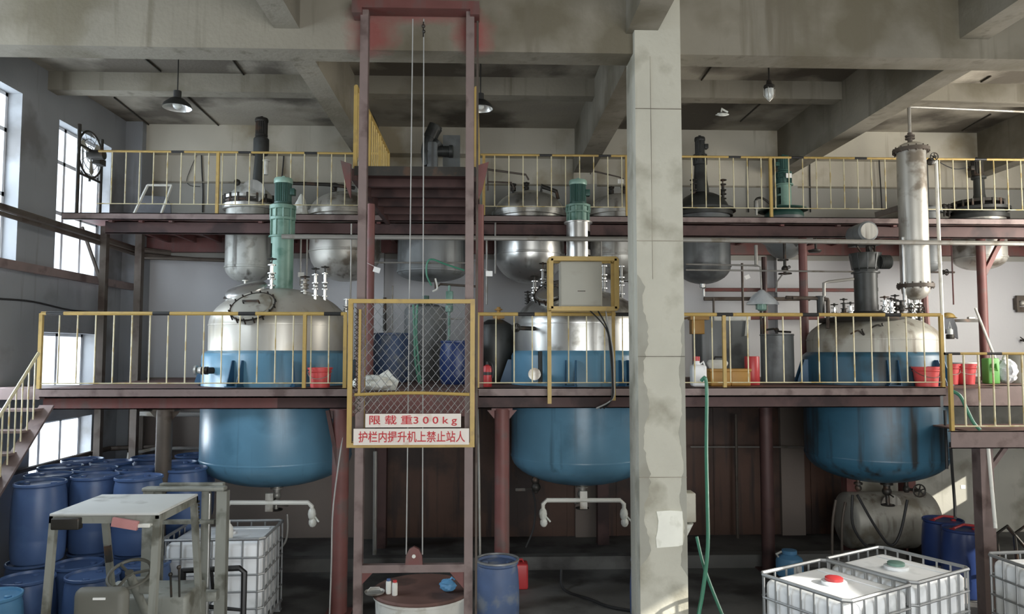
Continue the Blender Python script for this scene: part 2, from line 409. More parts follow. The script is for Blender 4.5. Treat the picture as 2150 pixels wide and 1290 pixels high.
window(1, *WIN[1], 2, (0.40, 0.78)); window(2, *WIN[0], 3, (0.42, 0.76)); window(3, *WIN[2], 2, ())
window(4, *WIN[3], 3, ()); window(5, *WIN[4], 2, ()); window(6, *WIN[5], 3, (0.6,))

# concrete frame: front beam, cross beams, middle secondary beam, columns
def cstruct(name, mb, m, label):
    o = mb.build(name, m); o['kind'] = 'structure'; o['label'] = label; return o
BX = [(-6.5, -6.2), (-2.28, -2.0), (1.66, 2.0), (5.52, 5.86), (9.4, 9.7)]
fb = MB().box(XL, XR, 8.1, 8.45, 6.77, ZC)
cstruct('concrete_beam', fb, M['beam_front'], 'deep concrete beam across the hall above the column')
cstruct('concrete_beam', MB().box(XL, XR, 11.05, 11.3, 7.32, ZC), M['beam'], 'shallow concrete beam halfway to the back wall')
cstruct('concrete_beam', MB().box(XL, XR, 13.6, YW, 7.1, ZC), M['wall_back'], 'beam against the top of the back wall')
for i, (a, b) in enumerate(BX):
    if i == 0: continue
    cstruct('concrete_beam', MB().box(a, b, 8.45, YW, 6.80, ZC), M['beam'], 'concrete beam running to the back wall, ' + ['next to the left wall', 'left of the hoist', 'behind the middle column', 'above the rightmost reactor', 'at the far right'][i])
    if i in (1, 2, 3):
        cstruct('concrete_beam', MB().box(a - .08, b - .08, YFR, 8.1, 7.0, ZC), M['beam'], 'concrete beam coming forward over the camera, ' + ['', 'left of the hoist', 'over the middle column', 'at the right edge of the photo'][i])
# foreground column
COLX = (1.655, 2.17)
cm = MB().box(COLX[0], COLX[1], 8.0, 8.5, 0, ZC)
cm.box(COLX[0] - .004, COLX[0] + .03, 8.2, 8.23, 0, ZC)
col_o = cstruct('concrete_column', cm, M['column'], 'tall bare concrete column in front of the platforms')
pm = MB()
a = P(1378, 1074, 7.995); b = P(1433, 1150, 7.995)
def damp_strip(z0, z1, left, w):
    n = 70; L_ = []
    for k in range(n + 1):
        z = z0 + (z1 - z0) * k / n; e = min(1, k / 3, (n - k) / 3) * w * (.75 + .3 * math.sin(k * .37) + random.uniform(-.14, .14)) + .004
        xa_, xb_ = (COLX[0] + .002, COLX[0] + e) if left else (COLX[1] - e, COLX[1] - .002)
        L_.append([(xa_, 7.997, z), (xb_, 7.997, z), (xb_, 8.0, z), (xa_, 8.0, z)])
    MB().rings(L_).build('damp_edge', M['column_skim'], col_o)
damp_strip(1.1, 4.25, True, .11); damp_strip(1.0, 3.75, False, .065)
outl = [(a.x, a.z), (a.x + .02, a.z - .1), (a.x + .01, a.z - .2), (a.x - .01, b.z + .1), (a.x, b.z), (b.x - .05, b.z + .015), (b.x, b.z + .03), (b.x + .005, a.z - .1), (b.x, a.z), (a.x + .15, a.z + .01)]
pm.prism([(x, 7.982, z) for x, z in outl], (0, .02, 0)).build('plaster_patch', M['plaster'], col_o)
fm = MB()
for zz in (4.62, 2.05, 6.1, 3.35):
    fm.box(COLX[0], COLX[1], 7.988, 8.0, zz, zz + 0.006)
fm.box(COLX[0] + .17, COLX[0] + .174, 7.994, 8.0, 4.2, 6.7)
fm.build('formwork_seam', M['slab'], col_o)
# corner and left wall piers
for (y0, y1, l) in ((13.45, YW, 'concrete pier in the back left corner'),):
    cstruct('concrete_pier', MB().box(XL, XL + .12 if y0 < 12 else XL + .3, y0, y1, 0, ZC), M['wall_left'], l)
for i in (1, 2, 3):
    cstruct('concrete_pier', MB().box(BX[i][0], BX[i][1] + .1, YW - .14, YW, 0, 6.8), M['wall_back'], 'pier on the back wall ' + ['', 'left of the hoist', 'behind the middle column', 'behind the rightmost reactor'][i])
# brown sheet lining low on the back wall, and the kerb in front of it
sh = MB()
x = -2.15
while x < 6.7:
    sh.box(x, min(x + .9, 6.7), YW - .05, YW - .02, 0.0, 2.9); sh.box(x - .02, x + .02, YW - .07, YW - .02, 0.0, 2.9); x += .92
cstruct('trim_1', sh, M['brown_sheet'], 'brown steel sheet lining low on the back wall')
cstruct('trim_2', MB().box(-6.2, 6.7, 11.75, 11.95, 0, 0.2), M['floor'], 'low concrete kerb under the platform')
cstruct('trim_4', MB().box(6.75, XR, YW - .02, YW, 0, 2.9), M['low_plaster'], 'pale worn plaster low on the back wall at the right')
cstruct('trim_3', MB().box(XL + .3, XR, YW - .03, YW, 6.57, 6.6), M['beam'], 'ledge line high on the back wall')
pst = MB()
# red overspray from painting the hoist, on the face of the front beam
def blob(cx, cz, rx, rz, y=8.094):
    return [(cx + rx * math.cos(2 * PI * k / 18) * random.uniform(.8, 1.1), y, cz + rz * math.sin(2 * PI * k / 18) * random.uniform(.8, 1.1)) for k in range(18)]

# ================================================================== STEEL PLATFORMS
def plate_with_holes(m, x0, x1, y0, y1, z, t, holes):
    """holes: (cx, cy, r); each gets its own slice of the plate along x"""
    holes = sorted(holes); cuts = [x0]
    for h in holes: cuts += [h[0] - h[2] - .06, h[0] + h[2] + .06]
    cuts.append(x1)
    for i in range(0, len(cuts), 2):
        if cuts[i + 1] - cuts[i] > 0.005: m.box(cuts[i], cuts[i + 1], y0, y1, z - t, z)
    for (cx, cy, r) in holes:
        s = r + .06; n = 40; inner = []; outer = []
        for k in range(n):
            a = 2 * PI * k / n + PI / n * 0; ca, sa = math.cos(a), math.sin(a)
            inner.append((cx + r * ca, cy + r * sa))
            kx = (s / abs(ca)) if abs(ca) > 1e-6 else 1e9
            ky = ((y1 - cy) / sa) if sa > 1e-6 else (((y0 - cy) / sa) if sa < -1e-6 else 1e9)
            kk = min(kx, ky); outer.append((cx + kk * ca, cy + kk * sa))
        vs = []; fs = []
        for zz in (z - t, z):
            vs += [(p[0], p[1], zz) for p in inner] + [(p[0], p[1], zz) for p in outer]
        for k in range(n):
            k2 = (k + 1) % n
            fs.append((k, k2, n + k2, n + k)); fs.append((2 * n + k, 3 * n + k, 3 * n + k2, 2 * n + k2))
            fs.append((k, 2 * n + k, 2 * n + k2, k2)); fs.append((n + k, n + k2, 3 * n + k2, 3 * n + k))
        # corners of the slice
        for (sx, yy) in ((-1, y0), (1, y0), (-1, y1), (1, y1)):
            pts = []
            ring = [(i, p) for i, p in enumerate(outer)]
            cxn = cx + sx * s
            nearx = [p for p in outer if abs(p[0] - cxn) < 1e-4 and (p[1] - cy) * (yy - cy) > 0]
            neary = [p for p in outer if abs(p[1] - yy) < 1e-4 and (p[0] - cx) * sx > 0]
            if nearx and neary:
                p1 = max(nearx, key=lambda p: abs(p[1] - cy)); p2 = max(neary, key=lambda p: abs(p[0] - cx))
                b0 = len(vs); vs += [(p1[0], p1[1], z), (p2[0], p2[1], z), (cxn, yy, z), (p1[0], p1[1], z - t), (p2[0], p2[1], z - t), (cxn, yy, z - t)]
                fs += [(b0, b0 + 1, b0 + 2), (b0 + 3, b0 + 5, b0 + 4)]
        m.add(vs, fs)
    return m

# reactor positions (centre, radius at the deck)
R1 = (P(585, 780, 11.1).x, 11.12, 1.09); R2 = (P(1217, 780, 11.12).x, 11.12, 1.05); R3 = (P(1832, 780, 11.12).x, 11.12, 1.03)
UT = []          # upper vessels: filled below (cx, cy, r)
def ux(px, Y=12.6, py=520): return P(px, py, Y).x
UTD = [('u1', 523, .40), ('u2', 724, .60), ('u3', 906, .60), ('u4', 1112, .60), ('u5', 1300, .50), ('u6', 1478, .46), ('u7', 1650, .34), ('u8', 1952, .20), ('u9', 2060, .42)]
for n, px, r in UTD: UT.append((ux(px), 12.65, r))

XM0, XM1 = X_(82, YF, 820), X_(1986, YF, 820)
pl = thing('steel_platform', 'long red-brown steel platform at mid height carrying the blue reactors', 'platform', (0, YF, ZM))
plate_with_holes(MB(), XM0, XM1, YF + .06, YW - .08, ZM, 0.02, [(R1[0], R1[1], R1[2] + .02), (R2[0], R2[1], R2[2] + .02), (R3[0], R3[1], R3[2] + .02)]).build('deck', M['deck'], pl)
MB().box(XM1, XR - .3, 10.35, YW - .08, ZM - .02, ZM).build('deck', M['deck'], pl)
def channel(x0, x1, y, z0, z1, w=.06):
    return MB().box(x0, x1, y, y + .008, z0, z1).box(x0, x1, y, y + w, z1 - .012, z1).box(x0, x1, y, y + w, z0, z0 + .012)
zc0 = Z_(835, YF, 400)
channel(XM0, XM1, YF, zc0, ZM + .002).build('edge_channel', M['grey_red'], pl)
channel(XM1, XR - .3, 10.30, ZM - .3, ZM + .002).build('edge_channel', M['grey_red'], pl)
channel(XM0 - .02, XM0 + 3.0, YF + .13, zc0 - .16, zc0 - .004, .08).build('edge_beam', M['red_steel'], pl)
channel(XM0 + 3.0, XM1, YF + .13, zc0 - .16, zc0 - .004, .08).build('edge_beam', M['dark_red'], pl)
MB().box(XM1 - .06, XM1, YF + .01, 10.3, zc0, ZM - .02).build('end_channel', M['grey_red'], pl)
MB().box(XM0, XM0 + .06, YF + .01, YW - .1, zc0, ZM - .02).build('end_channel', M['grey_red'], pl)
def clear_of(xx, holes, w=.06): return all(abs(xx - h[0]) > h[2] + w for h in holes)
xx = XM0 + .5
while xx < XR - .4:
    if clear_of(xx, [R1, R2, R3], .1): MB().box(xx - .04, xx + .04, (YF + .22) if xx < XM1 else 10.4, YW - .1, zc0 - .05, ZM - .021).build('joist', M['dark_red'], pl)
    xx += .58
for (px, Y, r, m_, br) in ((345, YF + .2, .10, 'pipe_brown', 0), (716, YF + .18, .11, 'red_steel', 0), (1054, YF + .2, .10, 'red_steel', 0), (1608, 11.6, .10, 'dark_red', 0)):
    xx = X_(px, Y, 900)
    c = MB().cyl((xx, Y, 0), (xx, Y, zc0 - .17), r, seg=20)
    c.box(xx - .16, xx + .16, Y - .16 if Y < 10 else Y - .16, Y + .16, 0, .02)
    c.box(xx - .14, xx + .14, Y - .05, Y + .14, zc0 - .19, zc0 - .16)
    for s in (-1, 1): c.prism([(xx + s * r * .9, Y, zc0 - .19), (xx + s * .2, Y, zc0 - .19), (xx + s * r * .9, Y, zc0 - .32)], (0, .012, 0))
    if Y > 11: c.cyl((xx, Y, zc0 - .17), (xx, Y, ZM - .03), r, seg=20)
    c.build('post', M[m_], pl)
for (px0, py0, px1, py1, Y) in ((688, 862, 722, 992, YF + .1),):
    a = P(px0, py0, Y); b = P(px1, py1, Y); b.x = X_(716, YF + .18, 990); MB().bar(a, b, .05, .05).build('brace', M['dark_red'], pl)
for px, Y in ((800, 13.2), (1265, 13.3), (1785, 12.7), (1905, 12.7)):
    xx = X_(px, Y, 1050)
    MB().box(xx - .1, xx + .1, Y - .1, Y + .1, 0, ZM - .1).build('post', M['dark_red' if px < 1700 else 'red_steel'], pl)

# upper platform
up = thing('upper_platform', 'narrow red-brown steel platform high along the back wall', 'platform', (0, YU, ZU))
XU0, XU1 = XL + .02, XR - .1
plate_with_holes(MB(), XU0, XU1, YU + .05, YW - .05, ZU, .02, [(a, b, r + .02) for a, b, r in UT]).build('deck', M['red_steel'], up)
zu0 = Z_(462, YU, 400)
channel(XU0, XU1, YU, zu0, ZU + .002).build('edge_channel', M['grey_red'], up)
channel(X_(225, YU + .2, 480), XU1, YU + .14, Z_(494, YU + .14, 1000), zu0 - .002, .1).build('girder', M['dark_red'], up)
MB().box(XU0, XU1, YW - .16, YW - .02, ZU - .30, ZU - .03).build('wall_beam', M['red_steel'], up)
xx = XU0 + .7
while xx < XU1 - .3:
    if clear_of(xx, [(a, b, r) for a, b, r in UT], .08):
        y0 = YU + .07
        MB().box(xx - .03, xx + .03, y0, YW - .17, ZU - .13, ZU - .021).build('joist', M['red_steel'], up)
    xx += .46
for (px, Y, w) in ((291, 12.6, .055), (1687, 12.0, .075), (2062, 12.1, .08), (217, 12.0, .05)):
    xx = X_(px, Y, 600)
    (MB().cyl((xx, Y, ZM), (xx, Y, ZU - .13), w * .9, seg=18) if px > 300 else MB().box(xx - w, xx + w, Y - w, Y + w, 0, ZU - .13)).build('post', M['red_steel' if px > 300 else 'pipe_brown'], up)
a = P(2112, 478, YU + .1); xx = X_(2062, 12.1, 600)
MB().bar((xx, 12.1, Z_(585, 12.1, 2062)), (xx + .42, YU + .6, ZU - .14), .07, .07).build('brace', M['red_steel'], up)
MB().bar((X_(172, 12.0, 480), 12.0, ZU - .14), (X_(213, 12.0, 595), 12.0, Z_(595, 12.0, 213)), .04, .04).build('brace', M['pipe_brown'], up)
# bridge from the upper platform to the hoist
BXL, BXR, BY = -1.53, -0.12, 8.52
br = thing('upper_bridge', 'dark red steel bridge joining the high platform to the hoist', 'bridge', ((BXL + BXR) / 2, BY, ZU))
MB().box(BXL, BXR, BY, YU - .01, ZU - .02, ZU).build('deck', M['dark_red'], br)
MB().box(BXL, BXR, BY - .008, BY, ZU - .1, ZU + .01).build('edge_channel', M['iron'], br)
for s, xx in (('l', BXL), ('r', BXR)):
    MB().box(xx - .03, xx + .03, BY, YU - .01, ZU - .16, ZU - .02).build('side_channel', M['dark_red'], br)
for yy in (9.0, 9.6, 10.2, 10.8, 11.3):
    MB().box(BXL + .03, BXR - .03, yy, yy + .06, ZU - .12, ZU - .021).build('joist', M['dark_red'], br)
for s in (-1, 1):
    xx = BXL - .03 if s < 0 else BXR + .03
    MB().prism([(xx, BY - .06, ZU + .02), (xx + s * .12, BY - .06, ZU + .06), (xx + s * .05, BY - .06, ZU - .25), (xx, BY - .06, ZU - .38)], (0, .05, 0)).build('corner_gusset', M['red_steel'], br)
# lower bridge at mid level
lb = thing('lower_bridge', 'rusty red steel bridge from the mid platform to the hoist gate', 'bridge', ((BXL + BXR) / 2, BY, ZM))
MB().box(BXL, BXR, BY, YF - .005, ZM - .02, ZM).build('deck', M['deck'], lb)
MB().box(BXL, BXR, BY - .01, BY, ZM - .26, ZM + .002).build('edge_channel', M['red_steel'], lb)
for xx in (BXL, BXR): MB().box(xx - .03, xx + .03, BY, YF - .005, ZM - .2, ZM - .02).build('side_channel', M['dark_red'], lb)
for px, m_, Y in ((777, 'red_steel', 9.9), (1007, 'red_steel', 9.9)):
    xx = BXL + .08 if px < 900 else BXR - .0
    xx = X_(px, Y, 600)
    MB().cyl((xx, Y, ZM), (xx, Y, ZU - .16), .055, seg=16).build('pipe_post', M[m_], lb)
# ================================================================== RAILINGS
def railing(name, label, x0, x1, y, zb, zt, zl, nb, posts, bands, group=None, r=.018, rb=.009, axis='x', band_w=.11, yellow_bars=False, end_posts=True):
    """railing along x (or y if axis='y': then x0,x1 are y values and y is x)."""
    def Q(u, z): return (u, y, z) if axis == 'x' else (y, u, z)
    t = thing(name, label, 'railing', Q((x0 + x1) / 2, zb), 0, group)
    cuts = [x0]
    m = MB(); lastx = x0
    for bnd in sorted(bands):
        c = x0 + (x1 - x0) * bnd; hw = band_w
        m.m = 0; m.cyl(Q(lastx, zt), Q(c - hw, zt), r, seg=10)
        m.m = 1; m.cyl(Q(c - hw, zt), Q(c + hw, zt), r * 1.03, seg=10); lastx = c + hw
    m.m = 0; m.cyl(Q(lastx, zt), Q(x1, zt), r, seg=10)
    m.build('top_rail', [M['yellow'], M['black']], t)
    MB().cyl(Q(x0, zl), Q(x1, zl), rb * .9, seg=6).build('bottom_rail', M['pale_yellow'], t)
    pp = [x0 + (x1 - x0) * q for q in posts]
    for k in range(1, nb):
        u = x0 + (x1 - x0) * k / nb
        if any(abs(u - q) < .04 for q in pp): continue
        MB().cyl(Q(u, zl), Q(u, zt - r * .5), rb, seg=6).build('baluster', M['yellow' if yellow_bars else 'pale_yellow'], t)
    for u in pp:
        w = .022
        b = MB()
        if axis == 'x': b.box(u - w, u + w, y - w, y + w, zb, zt)
        else: b.box(y - w, y + w, u - w, u + w, zb, zt)
        b.build('post', M['yellow'], t)
    return t
YR = YF + .03
zt = Z_(659, YR, 500); zl = Z_(805, YR, 500)
xa, xb = X_(86, YR, 700), X_(728, YR, 700)
def fr(px, a, b, Y=YR, py=700): return (X_(px, Y, py) - a) / (b - a)
railing('railing', 'yellow and pale railing on the mid platform, left of the hoist', xa, xb, YR, ZM, zt, zl, 17, [0.0, fr(640, xa, xb), .995], [fr(115, xa, xb), fr(338, xa, xb), fr(518, xa, xb), fr(698, xa, xb)], r=.025)
xa, xb = X_(1003, YR, 700), X_(1976, YR, 700)
railing('railing', 'long yellow railing on the mid platform, right of the hoist', xa, xb, YR, ZM, zt, zl, 26, [0.0, fr(1520, xa, xb), 1.0], [fr(1105, xa, xb), fr(1310, xa, xb), fr(1522, xa, xb), fr(1702, xa, xb), fr(1875, xa, xb)], r=.025)
YR2 = YU + .03
zt2 = Z_(322, YR2, 700); zl2 = Z_(431, YR2, 700)
xa, xb = X_(205, YR2, 380), BXL - .05
f2 = lambda px: fr(px, xa, xb, YR2, 380)
railing('railing', 'thin yellow railing on the high platform, left of the hoist', xa, xb, YR2, ZU, zt2, zl2, 21, [f2(457), .99], [f2(372), f2(513), f2(652)], band_w=.1)
xa, xb = BXR + .03, XR - .2
railing('railing', 'thin yellow railing on the high platform, right of the hoist', xa, xb, YR2, ZU, zt2, zl2, 48, [0.005, f2 and fr(1316, xa, xb, YR2, 380), fr(1618, xa, xb, YR2, 380), fr(2300, xa, xb, YR2, 380)],
        [fr(1146, xa, xb, YR2, 380), fr(1270, xa, xb, YR2, 380), fr(1543, xa, xb, YR2, 380), fr(1675, xa, xb, YR2, 380), fr(1808, xa, xb, YR2, 380), fr(2060, xa, xb, YR2, 380)], band_w=.1)
railing('railing', 'yellow bridge railing seen edge on, left of the hoist cables', BY + .05, YU - .02, BXL + .0, ZU, zt2, zl2, 16, [0.0, .34, .67, .99], [], axis='y', yellow_bars=True, r=.022, rb=.012)
railing('railing', 'yellow bridge railing seen edge on, right of the hoist cables', BY + .05, YU - .02, BXR - .0, ZU, zt2, zl2, 16, [0.0, .34, .67, .99], [], axis='y', yellow_bars=True, r=.022, rb=.012)

# ---- lower landing on the right with its railing
YN = 9.35
zln = Z_(906, YN, 2050)
ld = thing('stair_landing', 'red-brown steel landing one step below the platform at the right edge', 'landing', (X_(2070, YN, 900), YN, zln))
xl0 = X_(1996, YN, 900)
MB().box(xl0 + .28, XR - .4, YN + .07, 10.28, zln - .02, zln).build('deck', M['deck'], ld)
channel(xl0, XR - .4, YN, zln - .22, zln + .002).build('edge_channel', M['grey_red'], ld)
xx = X_(2068, YN + .08, 1000)
MB().box(xx - .085, xx + .085, YN + .03, YN + .2, 0, zln - .22).build('post', M['grey_red'], ld)
MB().bar((xx + .08, YN + .1, zln - .5), (xx + .3, YN + .1, zln - .22), .05, .05).build('brace', M['grey_red'], ld)
MB().box(XR - .7, XR - .55, YN + .05, YN + .2, 0, zln - .02).build('post', M['grey_red'], ld)
xa, xb = X_(1996, YN + .02, 800), XR - .45
ztn = Z_(743, YN + .02, 2060)
railing('railing', 'yellow railing on the low landing at the right edge, in front of the red buckets', xa, xb, YN + .04, zln, ztn, zln + .06, 23, [0.002, .4, .8], [.01, .135 * 1.0, .4], yellow_bars=False, rb=.012, band_w=.1)
# ---- left stairs going down toward the camera along the left wall
sx0, sx1 = XL + .12, X_(100, YF, 850)
st = thing('steel_stairs', 'steel staircase with pale railing going down along the left wall', 'stairs', ((sx0 + sx1) / 2, YF - 1, 0))
top = (YF + .02, ZM - .12); n = 12; run = .235; rise = (ZM - .0) / (n + 0)
for s, xx in (('a', sx0), ('b', sx1 - .02)):
    MB().bar((xx, top[0], top[1] - .1), (xx, top[0] - n * run, top[1] - .1 - n * rise + .24), .03, .18, up=(1, 0, 0)).build('stringer', M['grey_red'], st)
for k in range(1, n):
    z = ZM - k * rise; y = YF - k * run
    MB().box(sx0 + .02, sx1 - .035, y, y + .24, z - .03, z).build('tread', M['grey_red'], st)
slope = rise / run
rl = MB().tube([(sx1 - .02, YF - .2, ZM + .46), (sx1 - .02, YF - .2 - n * run, ZM + .46 - n * rise)], .02, 8).build('handrail', M['pale_yellow'], st)
for k in range(0, n * 2):
    y = YF - .26 - k * run / 2; zb = ZM - (YF - y) * slope - .1
    if zb < 0: break
    MB().cyl((sx1 - .02, y, zb), (sx1 - .02, y, zb + .78), .009, seg=6).build('baluster', M['pale_yellow'], st)
MB().box(XL + .01, XM0 - .002, YF + .02, 10.9, ZM - .14, ZM).build('top_step', M['grey_red'], st)

# ================================================================== GOODS HOIST
YH = 7.93
hx0, hx1 = X_(757, YH, 700), X_(985, YH, 700)
ztop = Z_(22, YH, 870)
ho = thing('goods_hoist', 'tall red-brown steel goods hoist frame with two cables and a pulley', 'hoist', ((hx0 + hx1) / 2, YH, 0))
def u_post(x, s):
    m = MB(); m.box(x - .04, x + .04, YH - .004, YH + .004, 0, ztop).box(x - .045, x - .037, YH, YH + .09, 0, ztop).box(x + .037, x + .045, YH, YH + .09, 0, ztop)
    return m.build('guide_post', M['grey_red'], ho)
u_post(hx0, 1); u_post(hx1, -1)
for px in (746, 1000):
    pxx = X_(px, YH + .1, 1050)
    MB().box(pxx - .012, pxx + .012, YH + .1, YH + .13, 0, ztop).build('guide_rail', M['pipe_brown'], ho)
MB().box(hx0 - .13, hx1 + .1, YH - .06, YH + .14, ztop, ztop + .09).build('top_beam', M['red_steel'], ho)
MB().box(hx0 - .13, hx0 - .02, YH - .06, YH + .14, ztop - .06, ztop).build('top_bracket', M['red_steel'], ho)
MB().box(hx1, hx1 + .1, YH - .06, YH + .14, ztop - .06, ztop).build('top_bracket', M['red_steel'], ho)
zb = Z_(1195, YH, 870)
MB().box(hx0 + .045, hx1 - .045, YH, YH + .07, zb - .04, zb + .04).build('cross_beam', M['grey_red'], ho)
MB().prism([(hx1 - .045, YH + .02, zb - .04), (hx1 - .045, YH + .02, zb - .22), (hx1 - .2, YH + .02, zb - .04)], (0, .02, 0)).prism([(hx0 + .045, YH + .02, zb - .04), (hx0 + .045, YH + .02, zb - .16), (hx0 + .16, YH + .02, zb - .04)], (0, .02, 0)).build('corner_gusset', M['red_steel'], ho)
cx = X_(869, YH, 1170)
pulley = MB().prism([(cx - .09, YH + .0, zb + .04), (cx + .09, YH, zb + .04), (cx + .085, YH, zb + .13), (cx + .05, YH, zb + .2), (cx, YH, zb + .225), (cx - .05, YH, zb + .2), (cx - .085, YH, zb + .13)], (0, .05, 0)).build('pulley_block', M['red_steel'], ho)
MB().lathe([(.02, 0), (.02, .01)], (cx, YH - .012, zb + .13), 12, 'y').build('axle', M['white'], pulley)
for px0, px1 in ((867, 853), (890, 887)):
    a = P(px0, 40, YH + .03); b = P(px1, 1165, YH + .03)
    MB().tube([a, b], .007, 6).build('cable', M['cable_grey'], ho)
k = P(889, 55, YH + .02)
MB().sphere(k, .022, 8).sphere(k + Vector((.005, 0, -.06)), .02, 8).cyl(k + Vector((0, 0, .05)), k + Vector((0, 0, -.12)), .008).build('cable_clamp', M['iron'], ho)
# ---- safety gate of the hoist
YG = 7.80
gx0, gx1 = X_(735, YG, 780), X_(992, YG, 780)
gz0, gz1 = Z_(935, YG, 860), Z_(633, YG, 860)
ga = thing('hoist_gate', 'yellow framed wire mesh safety gate in front of the hoist', 'gate', ((gx0 + gx1) / 2, YG, gz0))
w = .024
MB().box(gx0 - w, gx0 + w, YG - .02, YG + .02, gz0 - w, gz1 + w).box(gx1 - w, gx1 + w, YG - .02, YG + .02, gz0 - w, gz1 + w).box(gx0, gx1, YG - .019, YG + .019, gz0 - w, gz0 + w).box(gx0, gx1, YG - .019, YG + .019, gz1 - w * .9, gz1 + w * .9).build('gate_frame', M['yellow'], ga)
zmid = Z_(828, YG, 860)
MB().tube([(gx0 + .05, YG, zmid - .005), ((gx0 + gx1) / 2, YG, zmid + .012), (gx1 - .03, YG, zmid - .005)], .017, 8, smooth=6).box(gx0 + .085, gx0 + .11, YG - .012, YG + .012, zmid, Z_(650, YG, 770)).build('middle_bar', M['yellow'], ga)
def mesh_panel(x0, x1, z0, z1, y, dx=.088, dz=.108, r=.0028):
    m = MB()
    def clip(p, q):
        (xa, za), (xb, zb_) = p, q; t0, t1 = 0, 1
        for pp, qq in ((-(xb - xa), xa - x0), (xb - xa, x1 - xa), (-(zb_ - za), za - z0), (zb_ - za, z1 - za)):
            if abs(pp) < 1e-9:
                if qq < 0: return None
            else:
                t = qq / pp
                if pp < 0: t0 = max(t0, t)
                else: t1 = min(t1, t)
        return ((xa + (xb - xa) * t0, za + (zb_ - za) * t0), (xa + (xb - xa) * t1, za + (zb_ - za) * t1)) if t1 - t0 > 1e-4 else None
    H = z1 - z0; W = x1 - x0; sl = dz / dx; k = -int(H / dz) - 2
    while k * dx < W + dx:
        for sgn in (1, -1):
            u = x0 + k * dx
            p, q = ((u, z0), (u + H / sl, z1)) if sgn > 0 else ((u, z1), (u + H / sl, z0))
            c = clip(p, q)
            if c: m.cyl((c[0][0], y, c[0][1]), (c[1][0], y, c[1][1]), r, seg=4)
        k += 1
    return m
mesh_panel(gx0 + .1, gx1 - .02, zmid, gz1, YG + .01).build('wire_mesh', M['galv'], ga)
mesh_panel(gx0 + .03, gx1 - .02, Z_(868, YG, 860), zmid, YG + .012, .07, .086).build('wire_mesh', M['pipe'], ga)
# side panels of wire between gate and platform
sp = thing('side_guard', 'narrow brown wire mesh guard beside the hoist gate, left side', 'guard', (gx0, YG + .05, gz0))
m = MB()
for k in range(26):
    z = gz0 + .3 + k * .055; 
    if z + .11 > gz1: break
    m.cyl((gx0 + .03, YG + .06, z), (gx0 + .12, YG + .16, z + .1), .004, seg=4).cyl((gx0 + .03, YG + .06, z + .1), (gx0 + .12, YG + .16, z), .004, seg=4)
m.build('wire_mesh', M['pipe_brown'], sp)
MB().cyl((gx0 + .12, YG + .16, gz0), (gx0 + .12, YG + .16, gz1), .012).cyl((gx0 + .12, YG + .16, gz0 + .02), (gx0 - .02, YG + .03, gz0 + .02), .01).build('frame', M['yellow'], sp)
# lettering
def text_mesh(name, body, size, width, mat_, parent, cx, y, cz, height=None):
    cu = bpy.data.curves.new(name, 'FONT'); cu.body = body; cu.size = size; cu.extrude = .0015
    cu.align_x = 'CENTER'; cu.offset = size * .012
    to = bpy.data.objects.new('tmp', cu); COL.objects.link(to)
    dg = bpy.context.evaluated_depsgraph_get(); dg.update()
    me = bpy.data.meshes.new_from_object(to.evaluated_get(dg)); bpy.data.objects.remove(to)
    xs = [v.co.x for v in me.vertices]; ys = [v.co.y for v in me.vertices]
    w0 = max(xs) - min(xs); h0 = max(ys) - min(ys); mx = (max(xs) + min(xs)) / 2; my = (max(ys) + min(ys)) / 2
    sx = width / w0; sy = (height / h0) if height else sx
    pl_ = parent_loc(parent)
    for v in me.vertices:
        x_, y_, z_ = v.co
        v.co = Vector((cx + (x_ - mx) * sx, y - z_, cz + (y_ - my) * sy)) - pl_
    me.name = name; me.materials.clear(); me.materials.append(mat_)
    o = bpy.data.objects.new(name, me); COL.objects.link(o); o.parent = parent; return o
YS = YG - .03
for (x0p, x1p, y0p, y1p, txt, tx0, tx1, th, lab) in ((767, 968, 869, 898, '限 载 重3 0 0 k g', 777, 958, 22, 'upper white sign board with red lettering on the hoist gate'),
                               (742, 985, 900, 935, '护栏内提升机上禁止站人', 755, 975, 23, 'lower, wider white sign board with red lettering on the hoist gate')):
    a = P(x0p, y1p, YS); b = P(x1p, y0p, YS)
    s = thing('sign_board', lab, 'sign', ((a.x + b.x) / 2, YS, (a.z + b.z) / 2))
    s['group'] = 'sign boards on the gate'
    pln = MB().box(a.x, b.x, YS - .006, YS + .006, a.z, b.z).build('panel', M['sign_white'], s)
    sc = YS / FPX
    text_mesh('lettering', txt, .1, (tx1 - tx0) * sc, M['sign_red'], s, ((P(tx0, 880, YS).x + P(tx1, 880, YS).x) / 2), YS - .0075, (a.z + b.z) / 2, th * sc)
    if th == 22: pass
